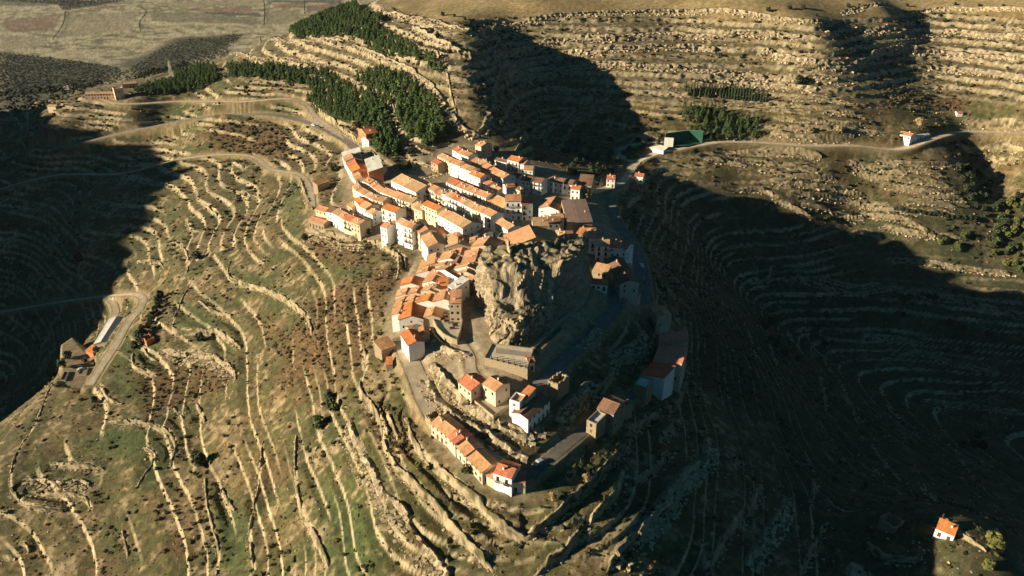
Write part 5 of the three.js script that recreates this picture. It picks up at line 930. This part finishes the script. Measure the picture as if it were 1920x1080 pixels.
// distant wood on the slope down to the plain, hedges of the plain
const farKind = lumps(640, 6, roundPlace(8, 0.5, 0.45), [0.035, 0.045, 0.022], 0.3);
{ const spots = []; wood([[[-30, 98], [110, 112], [228, 130], [180, 168], [90, 204], [-30, 220]], [[230, 140], [300, 95], [340, 78], [460, 64], [430, 90], [345, 128], [265, 152]], [[0, 2], [110, 10], [118, 20], [200, 8], [240, 0], [240, -8], [0, -8]]], 10.5, 23, (p, r, keep) => { if (keep < 0.75) spots.push([p, 0.5 + 0.8 * r(), r() * 6, '', '', r()]); }); stuff('distant_wood', 'dark woods on the far slope and at the edge of the plain', farKind, M.leaf, spots);
  const r = rng(24);
  for (const [label, pts] of [['dark hedge line between red and pale fields at the far left', [[122, 22], [118, 45], [98, 76]]], ['winding hedge and lane across the middle of the far plain', [[264, 14], [274, 24], [262, 42], [263, 60]]], ['hedge line on the plain left of the mountain shoulder', [[494, 0], [496, 24], [494, 50]]], ['hedge line closest to the mountain shoulder on the plain', [[570, 2], [571, 28]]], ['tree belt along the red field of the far plain', [[385, 25], [430, 27], [488, 29]]]]) {
    const c = new THREE.CatmullRomCurve3(pts.map(([x, y]) => new THREE.Vector3(...hit(x, y)))), n = Math.max(6, Math.round(c.getLength() / 9)), gs = c.getSpacedPoints(n).map((p) => { const g = farKind.clone(), s = 0.45 + 0.5 * r(); g.rotateY(r() * 6); g.scale(s, s, s); g.translate(p.x + r() * 4, p.y - 0.3, p.z); return g; });
    tag(mesh('hedge', mergeGeometries(gs), M.leaf), label, 'hedge');
  } }
// low scrub, stones and tufts over the slopes
{ const r = rng(31), shrubs = [], rusty = [], stones = [], tufts = [], shrubGeo = lumps(660, 4, (q) => [(q() - 0.5) * 0.8, 0.25 + 0.2 * q(), (q() - 0.5) * 0.8, 0.42 + 0.2 * q(), 0.75], [0.045, 0.048, 0.018], 0.4, 26), rustGeo = lumps(661, 4, (q) => [(q() - 0.5) * 0.9, 0.2 + 0.2 * q(), (q() - 0.5) * 0.9, 0.4 + 0.2 * q(), 0.7], [0.105, 0.062, 0.028], 0.4, 30);
  const stoneGeo = lumps(662, 1, () => [0, 0.15, 0, 0.5, 0.6], [0.42, 0.345, 0.23], 0.1), tuftGeo = lumps(663, 2, (q) => [(q() - 0.5) * 0.5, 0.1, (q() - 0.5) * 0.5, 0.34, 0.5], [0.15, 0.125, 0.042], 0.4, 14);
  for (let i = 0; i < 150000; i++) {
    const d = 150 + 590 * Math.pow(r(), 0.85), x = (r() * 2 - 1) * 0.86 * d * (d < 260 ? 1.1 : 1), k = r(), s = r(), a = r() * 6.28, t = r(), h = land(x, d); if (out.village > 0.3 || out.road > 0.2 || out.top > 0.5) continue; const mesa = out.mesa, ris = out.riser;
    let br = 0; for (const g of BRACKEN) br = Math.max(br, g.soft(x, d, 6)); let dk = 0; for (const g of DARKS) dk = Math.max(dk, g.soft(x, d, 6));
    const v = fbm(x / 26 + 5, d / 26, 3) + 0.5 * noise(x / 6, d / 6), p = [x, h - 0.08, -d];
    if (k < 0.30) { if (v > 0.22 || br > 0.5 || dk > 0.4 || ris > 0.4) shrubs.push([p, (0.35 + 1.1 * s * s) * (d > 450 ? 1.5 : 1), a, '', '', t, 0.6 + 0.7 * t]); }
    else if (k < 0.5) { if (br > 0.35 || v < -0.36) rusty.push([p, (0.4 + 0.9 * s * s) * (d > 450 ? 1.4 : 1), a, '', '', t, 0.6 + 0.6 * t]); }
    else if (k < 0.66) { if (ris > 0.2 || mesa > 0.3 || noise(x / 15 + 40, d / 15) > 0.1) stones.push([p, 0.25 + 1.1 * s * s * s * (mesa > 0.3 ? 2 : 1.2), a, '', '', t, 0.5 + 0.6 * t]); }
    else if (k < 0.86 && d < 460) tufts.push([p, 0.5 + 1.0 * s, a, '', '', t, 0.5 + 0.5 * t]);
  }
  const rub = [], rr = rng(41), blockGeo = (() => { const g = new THREE.BoxGeometry(1, 0.8, 0.9, 1, 1, 1), p = g.attributes.position, c = new Float32Array(p.count * 3); for (let i = 0; i < p.count; i++) { const a = Math.sign(p.getX(i)), b = Math.sign(p.getY(i)), q = Math.sign(p.getZ(i)); p.setXYZ(i, p.getX(i) + 0.16 * hashAt(a + 3, b * 2 + q), p.getY(i) + 0.14 * hashAt(b + 8, a + 3 * q), p.getZ(i) + 0.16 * hashAt(q + 15, a * 2 + b)); c.set([0.42, 0.34, 0.225], i * 3); } g.setAttribute('color', new THREE.BufferAttribute(c, 3)); const o = g.toNonIndexed(); o.computeVertexNormals(); return o; })();
  for (const w of [...WALLPATHS.map((w) => ({ ...w, spread: 1.8, n: 0.8 })), ...CLIFFPATHS.map((w) => ({ ...w, spread: 4, n: 2.4, cl: true }))]) w.s.forEach((p, i) => { const far = -p.z > 430; for (let k = 0; k < w.n * (far ? 0.7 : 1); k++) { const o = -(0.2 + w.spread * Math.pow(rr(), 1.6)) - (w.cl ? 1.2 : 0.3), e = (rr() - 0.5) * 1.2, x = p.x + w.N[i][0] * o - w.N[i][1] * e, z = p.z + w.N[i][1] * o + w.N[i][0] * e, s = rr(); rub.push([[x, land(x, -z) - 0.05, z], (0.22 + 0.95 * s * s * s) * (far ? 1.5 : 1) * (w.cl ? 1.25 : 0.9), rr() * 6.28, '', '', rr(), 0.6 + 0.5 * rr()]); } });
  console.log('rubble', rub.length);
  stuff('rubble', 'fallen pale stones along the walls and under the rock bands', blockGeo, M.leaf, rub, (q) => { const e = 0.7 + 0.5 * q; return [e, e * (0.97 + 0.04 * q), e * 0.97]; });
  console.log('scrub', shrubs.length, rusty.length, stones.length, tufts.length);
  const vary = (t) => { const e = 0.65 + 0.7 * t; return [e * (0.9 + 0.3 * t), e, e * (1.1 - 0.3 * t)]; };
  stuff('scrub', 'low dark green scrub dotted over the terraced slopes', shrubGeo, M.leaf, shrubs, vary); stuff('bracken', 'rusty brown bracken and bramble on the slopes', rustGeo, M.leaf, rusty, vary); stuff('scattered_stones', 'loose pale stones on the slopes and under the cliffs', stoneGeo, M.leaf, stones, vary); stuff('grass_tufts', 'dry grass tussocks on the terraces', tuftGeo, M.leaf, tufts, vary);
}

// ---------------------------------------------------------------- sports court, cars, masts, benches, basins
{ const A = hit(1246, 271), B = hit(1289, 262), C = hit(1303, 267), y = PAD_FRONTON.y, t = thing('sports_court', 'green walled pelota court beside the road right of the village', 'sports court', [A[0], y, A[2]]), g = [0.025, 0.12, 0.07], Q = new Quads(), W1 = new Quads(), W2 = new Quads(), E = new Quads();
  const b = [B[0] - A[0], B[2] - A[2]], c = [C[0] - B[0], C[2] - B[2]]; const sc = 11 / Math.hypot(...c); c[0] *= sc; c[1] *= sc; const H = 9, w = (q, p0, p1, h, th, col) => { const L = Math.hypot(p1[0] - p0[0], p1[1] - p0[1]), nx = -(p1[1] - p0[1]) / L * th, nz = (p1[0] - p0[0]) / L * th; const P = [p0, p1, [p1[0] - nx, p1[1] - nz], [p0[0] - nx, p0[1] - nz]]; for (let i = 0; i < 4; i++) { const m = P[i], n = P[(i + 1) % 4]; q.quad([n[0], -1, n[1]], [m[0], -1, m[1]], [m[0], h, m[1]], [n[0], h, n[1]], col); } q.quad([P[3][0], h, P[3][1]], [P[2][0], h, P[2][1]], [P[1][0], h, P[1][1]], [P[0][0], h, P[0][1]], [0.5, 0.5, 0.48]); };
  w(W1, [0, 0], b, H, 0.5, g); w(W2, b, [b[0] + c[0], b[1] + c[1]], H, 0.5, g); w(E, [-0.6, 0.6], [c[0] * 0.62 - 0.6, c[1] * 0.62 + 0.6], 6, 0.5, [0.62, 0.62, 0.58]);
  Q.quad([0, 0.12, 0], [c[0] * 1.2, 0.12, c[1] * 1.2], [b[0] + c[0] * 1.2, 0.12, b[1] + c[1] * 1.2], [b[0], 0.12, b[1]], [0.03, 0.13, 0.085]); mesh('court_floor', Q.build(), M.plain, t); mesh('long_wall', W1.build(), M.plain, t); mesh('front_wall', W2.build(), M.plain, t); mesh('end_wall', E.build(), M.plain, t); }
row('', '', `
1213 275 1244 283 3 6 m w g 0 shed | low blue white metal shed beside the sports court`);
const carParts = (() => { const s = new THREE.Shape(); s.moveTo(-2.05, 0.35); s.lineTo(-2.08, 0.78); s.lineTo(-1.35, 0.92); s.lineTo(-0.75, 1.42); s.lineTo(0.85, 1.45); s.lineTo(1.55, 0.98); s.lineTo(2.05, 0.85); s.lineTo(2.08, 0.35); s.closePath(); const body = new THREE.ExtrudeGeometry(s, { depth: 1.5, bevelEnabled: true, bevelSize: 0.1, bevelThickness: 0.1, bevelSegments: 2 }); body.translate(0, 0, -0.75); const w = new THREE.Shape(); w.moveTo(-1.2, 0.95); w.lineTo(-0.7, 1.36); w.lineTo(0.8, 1.38); w.lineTo(1.4, 0.98); w.closePath(); const win = new THREE.ExtrudeGeometry(w, { depth: 1.74, bevelEnabled: false }); win.translate(0, 0, -0.87); const wheel = new THREE.CylinderGeometry(0.32, 0.32, 0.22, 14); wheel.rotateX(Math.PI / 2); return { body, win, wheel }; })();
for (const [x, y, turn, col, label] of [[668, 283, 0.9, [0.62, 0.64, 0.66], 'pale car parked right of the grey roofed house at the village entrance'], [714, 319, 0.3, [0.05, 0.06, 0.07], 'dark car in the shade beside the low grey box'], [725, 335, 0.2, [0.03, 0.035, 0.045], 'black car on the sunlit part of the car park'], [588, 236, -0.6, [0.7, 0.7, 0.7], 'white car on the bend of the entrance road'], [598, 240, -0.6, [0.08, 0.09, 0.1], 'dark car just behind the white one on the entrance bend'], [1012, 869, 0.6, [0.3, 0.31, 0.33], 'silver car on the shaded street behind the front row'], [676, 289, 0.9, [0.1, 0.12, 0.16], 'dark blue car at the end of the short parked line'], [1046, 358, 0.3, [0.35, 0.06, 0.05], 'red car parked in the shaded square'], [1054, 360, 0.3, [0.5, 0.52, 0.54], 'silver car parked in the shaded square'], [1020, 356, 0.2, [0.1, 0.11, 0.13], 'dark car parked before the shaded white houses'], [1203, 500, 1.8, [0.55, 0.56, 0.58], 'pale car on the shaded road right of the village'], [700, 302, 0.9, [0.6, 0.6, 0.58], 'white car passing the brick red house'], [152, 694, 0.5, [0.5, 0.5, 0.5], 'grey car standing in the farm yard']]) {
  const p = hit(x, y), t = thing('parked_car', label, 'car', [p[0], p[1] + 0.06, p[2]], turn), paint = new THREE.MeshPhysicalMaterial({ name: 'car_paint', color: new THREE.Color().setRGB(...col), roughness: 0.4, clearcoat: 0.6 }); mesh('body', carParts.body, paint, t); mesh('side_windows', carParts.win, M.glass, t); for (const [a, b] of [[-1.25, 0.8], [1.3, 0.8], [-1.25, -0.8], [1.3, -0.8]]) { const w = mesh('wheel', carParts.wheel, M.iron, t); w.position.set(a, 0.32, b); } }
function mast(label, px, py, H, arms) { const p = hit(px, py), t = thing('lattice_mast', label, 'mast', p), Q = new Quads(), bar = (a, b, r) => { const A = new THREE.Vector3(...a), B = new THREE.Vector3(...b), g = new THREE.CylinderGeometry(r, r, A.distanceTo(B), 4); g.applyQuaternion(new THREE.Quaternion().setFromUnitVectors(new THREE.Vector3(0, 1, 0), B.clone().sub(A).normalize())); g.translate((a[0] + b[0]) / 2, (a[1] + b[1]) / 2, (a[2] + b[2]) / 2); return g; }; const gs = [], n = 8; const w = (y) => lerp(1.5, 0.5, y / H);
  for (const [sx, sz] of [[1, 1], [1, -1], [-1, 1], [-1, -1]]) gs.push(bar([sx * w(0), -0.5, sz * w(0)], [sx * w(H), H, sz * w(H)], 0.13)); for (let k = 0; k < n; k++) { const y0 = H * k / n, y1 = H * (k + 1) / n, a = w(y0), b = w(y1); for (const s of [1, -1]) { gs.push(bar([-a, y0, s * a], [b, y1, s * b], 0.08), bar([s * a, y0, -a], [s * b, y1, b], 0.08)); } } mesh('lattice', mergeGeometries(gs), M.steel, t); for (const [y, L] of arms) mesh('cross_arm', mergeGeometries([bar([-L, y, 0], [L, y, 0], 0.14), bar([-L, y, 0], [0, y + 1.6, 0], 0.08), bar([L, y, 0], [0, y + 1.6, 0], 0.08)]), M.steel, t); }
M.steel = new THREE.MeshStandardMaterial({ name: 'galvanised_steel', color: new THREE.Color().setRGB(0.62, 0.60, 0.56), roughness: 0.6, metalness: 0.2 });
mast('tall pale lattice mast on the crest beside the crest pines', 322, 144, 16, [[11, 2.4]]); mast('broad pale power pylon left of the hermitage', 132, 180, 11, [[9, 5], [6.5, 4]]);
{ const seat = new THREE.BoxGeometry(2.2, 0.1, 0.6), leg = new THREE.BoxGeometry(0.12, 0.42, 0.5), back = new THREE.BoxGeometry(2.2, 0.5, 0.08);
  for (const [x, y, a] of [[826, 592, 0.4], [832, 600, -0.5], [838, 604, 0.2], [845, 607, -0.4], [854, 612, 0.3], [848, 617, 0.1], [836, 596, 0.3]]) { const p = onLevel(x, y, 10.3), t = thing('bench', 'dark bench on the paved floor of the round lookout', 'bench', p, a, 'benches on the round lookout'); mesh('seat', seat, M.wood, t).position.y = 0.45; mesh('backrest', back, M.wood, t).position.set(0, 0.75, -0.28); for (const s of [-0.9, 0.9]) mesh('leg', leg, M.iron, t).position.set(s, 0.21, 0); } }
platform('basin', 'long sunken concrete basin at the left of the farm yard', 'basin', [[113, 714], [121, 697], [130, 697], [123, 714]], PAD_FARM.y + 0.5, { parapet: 0.5, deep: 1, tone: [0.1, 0.11, 0.11] });
platform('basin', 'small concrete basin in the middle of the farm yard', 'basin', [[146, 703], [152, 690], [166, 690], [162, 703]], PAD_FARM.y + 0.5, { parapet: 0.5, deep: 1, tone: [0.2, 0.19, 0.17] });
{ const p = hit(1762, 985), t = thing('wooden_pole', 'thin pole standing behind the small sunlit hut', 'pole', p); mesh('post', trunkGeo(6, 0.13, 0.1), M.bark, t); const c = mesh('cross_bar', new THREE.BoxGeometry(1.2, 0.12, 0.12), M.bark, t); c.position.y = 5.4; }

renderer.render(scene, camera);
